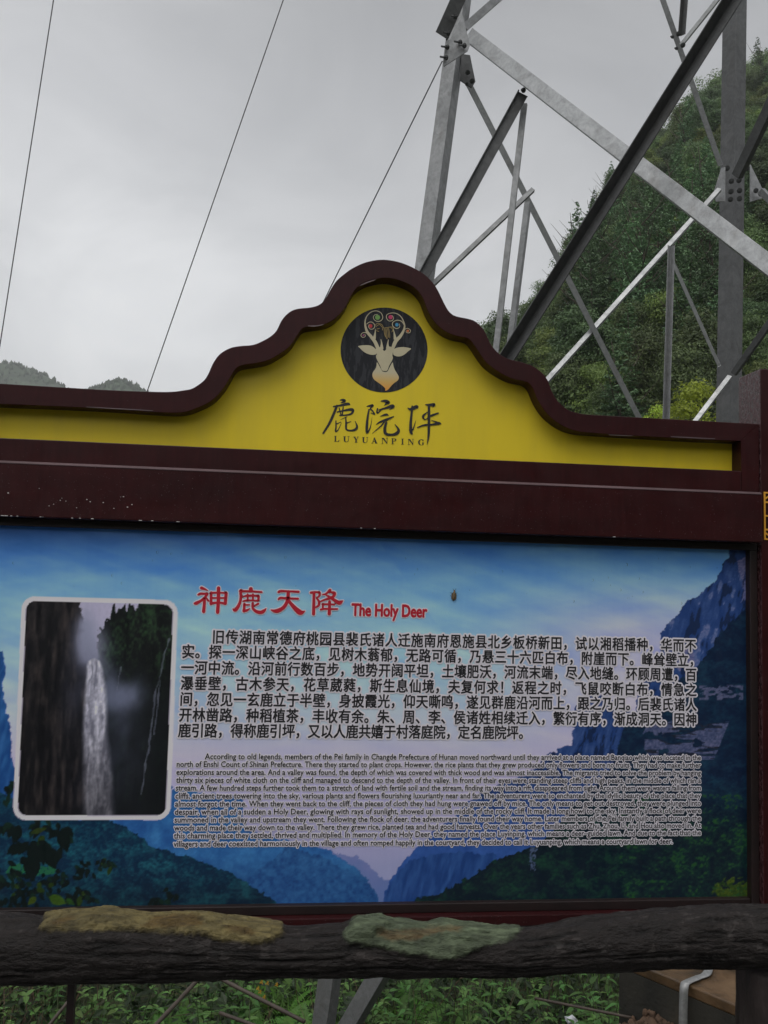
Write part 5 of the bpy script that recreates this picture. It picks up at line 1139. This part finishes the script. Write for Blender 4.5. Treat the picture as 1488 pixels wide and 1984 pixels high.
for k in range(9):     # right by the wall, nearer
    u = r_.uniform(1080, 1215); p = PD(u, r_.uniform(1950, 2040), r_.uniform(5.0, 5.6)); gz_ = float(ground_z(p.x, p.y)); kk = 3 if k == 4 else k % 3
    herb(p.x, p.y, p.z-.42, 700+k, kk, ('weed crowding the left end of the low concrete wall', 'fern crowding the left end of the low concrete wall')[kk == 3], 'weeds by the wall', 1.0)
print('WEEDS', len(placed))
# low ground cover on the bank
r = np.random.default_rng(15); n = 52000; x = r.uniform(-4.5, 4.2, n); y = r.uniform(2.4, 9.5, n); z = ground_z(x, y)
cl = fbm(x*2.2+9, y*2.2+9, 3, 201); kp = cl > .36; x, y, z, cl = x[kp], y[kp], z[kp], cl[kp]
C_ = np.c_[x, y, z+r.random(len(x))*(.05+.7*(cl-.36)*2.5)]; V, Fc = leaf_quads(C_, np.tile((0, -.3, .6), (len(x), 1)), .042, r)
o = bpy.data.objects.new('ground_cover', np_mesh('ground_cover', V, Fc, mat_leaf('ground_cover_leaf', (.018, .036, .012), .5, 2, .3))); COL.objects.link(o); tag(o, 'low green ground cover on the bank under the rail', 'ground cover', kind='stuff')
# shrubs further down the bank so that the view under the rail ends in leaves
BS = crown_mesh(301, 1.7, 2.0, 14, 260, .06, LEAF[2]); BT = trunk_mesh(60, 1.5, .03)
for k in range(26):
    x = -6.5+12.5*k/25+r_.uniform(-.2, .2); y = r_.uniform(7.0, 9.6); T = thing('shrub', 'dark green shrub at the back of the bank seen under the rail', 'shrub', (x, y, float(ground_z(x, y))-.1), 'shrubs on the bank', r_.random()*6)
    s_ = r_.uniform(.7, 1.1); T.scale = (s_, s_, s_)
    for nm, me in (('stem', BT), ('foliage', BS)): o = bpy.data.objects.new(nm, me); COL.objects.link(o); o.parent = T
# small yellow flowers at left
yf = MB()
for (u, v) in ((507, 1903), (518, 1905), (504, 1922), (512, 1932), (536, 1908), (500, 1915)):
    p = PD(u, v, 5.8)
    for k in range(5):
        t = k*1.257; c_ = p+RT*math.cos(t)*.009+UP*math.sin(t)*.009; yf.add([p, c_+RT*.005, c_+(c_-p)*.8, c_-RT*.005+UP*.004], [(0, 1, 2), (0, 2, 3)])
q = yf.obj('yellow_flowers', YF); tag(q, 'tiny orange yellow flowers in the weeds left of the tower leg', 'flowers', kind='stuff')

# ================================================================== DAMP VALLEY AIR
hm = bpy.data.materials.new('thin_haze'); hm.use_nodes = True; ht = hm.node_tree; ht.nodes.clear()
ho = ht.nodes.new('ShaderNodeOutputMaterial'); hv = ht.nodes.new('ShaderNodeVolumePrincipled'); hv.inputs['Color'].default_value = (.93, .95, .97, 1); hv.inputs['Density'].default_value = HAZE; hv.inputs['Anisotropy'].default_value = .2
ht.links.new(hv.outputs[0], ho.inputs['Volume'])
hz = MB().box(-1100, 1100, -330, 1900, -90, 330).obj('haze', hm); tag(hz, kind='stuff'); hz['label'] = 'thin pale haze of damp air filling the valley'

# dead stems, twigs and grass blades threading the weeds
r_ = random.Random(41); ds = MB(); gb = MB()
for k in range(260):
    u = r_.uniform(-40, 1210) if k % 2 else r_.uniform(-40, 140); p = PD(u, r_.uniform(1915, 2040), r_.uniform(5.9, 7.6)); z0 = float(ground_z(p.x, p.y)); L_ = r_.uniform(.25, .8); a = r_.random()*6.28; t_ = r_.uniform(.1, .9)
    b = Vector((p.x, p.y, z0)); ds.tube([b, b+Vector((math.cos(a)*L_*t_*.5, math.sin(a)*L_*t_*.5, L_*.6)), b+Vector((math.cos(a)*L_*t_, math.sin(a)*L_*t_, L_*(1-.3*t_)))], [.004, .003, .0012], 4)
q = ds.obj('dead_stems', simple('dead_stem_brown', (.085, .055, .035), .9, var=.5), None); tag(q, 'thin dead brown stems threading the weeds under the rail', 'twigs', kind='stuff')
for k in range(1800):
    u = r_.uniform(-40, 1215); p = PD(u, r_.uniform(1920, 2060), r_.uniform(5.8, 7.6)); z0 = float(ground_z(p.x, p.y)); L_ = r_.uniform(.15, .45); a = r_.random()*6.28; t_ = r_.uniform(.3, 1.1); w_ = Vector((-math.sin(a), math.cos(a), 0))*.004
    b = Vector((p.x, p.y, z0)); m1 = b+Vector((math.cos(a)*L_*.25, math.sin(a)*L_*.25, L_*.7)); m2 = b+Vector((math.cos(a)*L_*t_*.8, math.sin(a)*L_*t_*.8, L_*(1-.3*t_)))
    gb.add([b-w_, b+w_, m1+w_*.8, m1-w_*.8, m2], [(0, 1, 2, 3), (3, 2, 4)])
q = gb.obj('grass', WL_[1]); tag(q, 'long thin grass blades among the weeds on the bank', 'grass', kind='stuff')
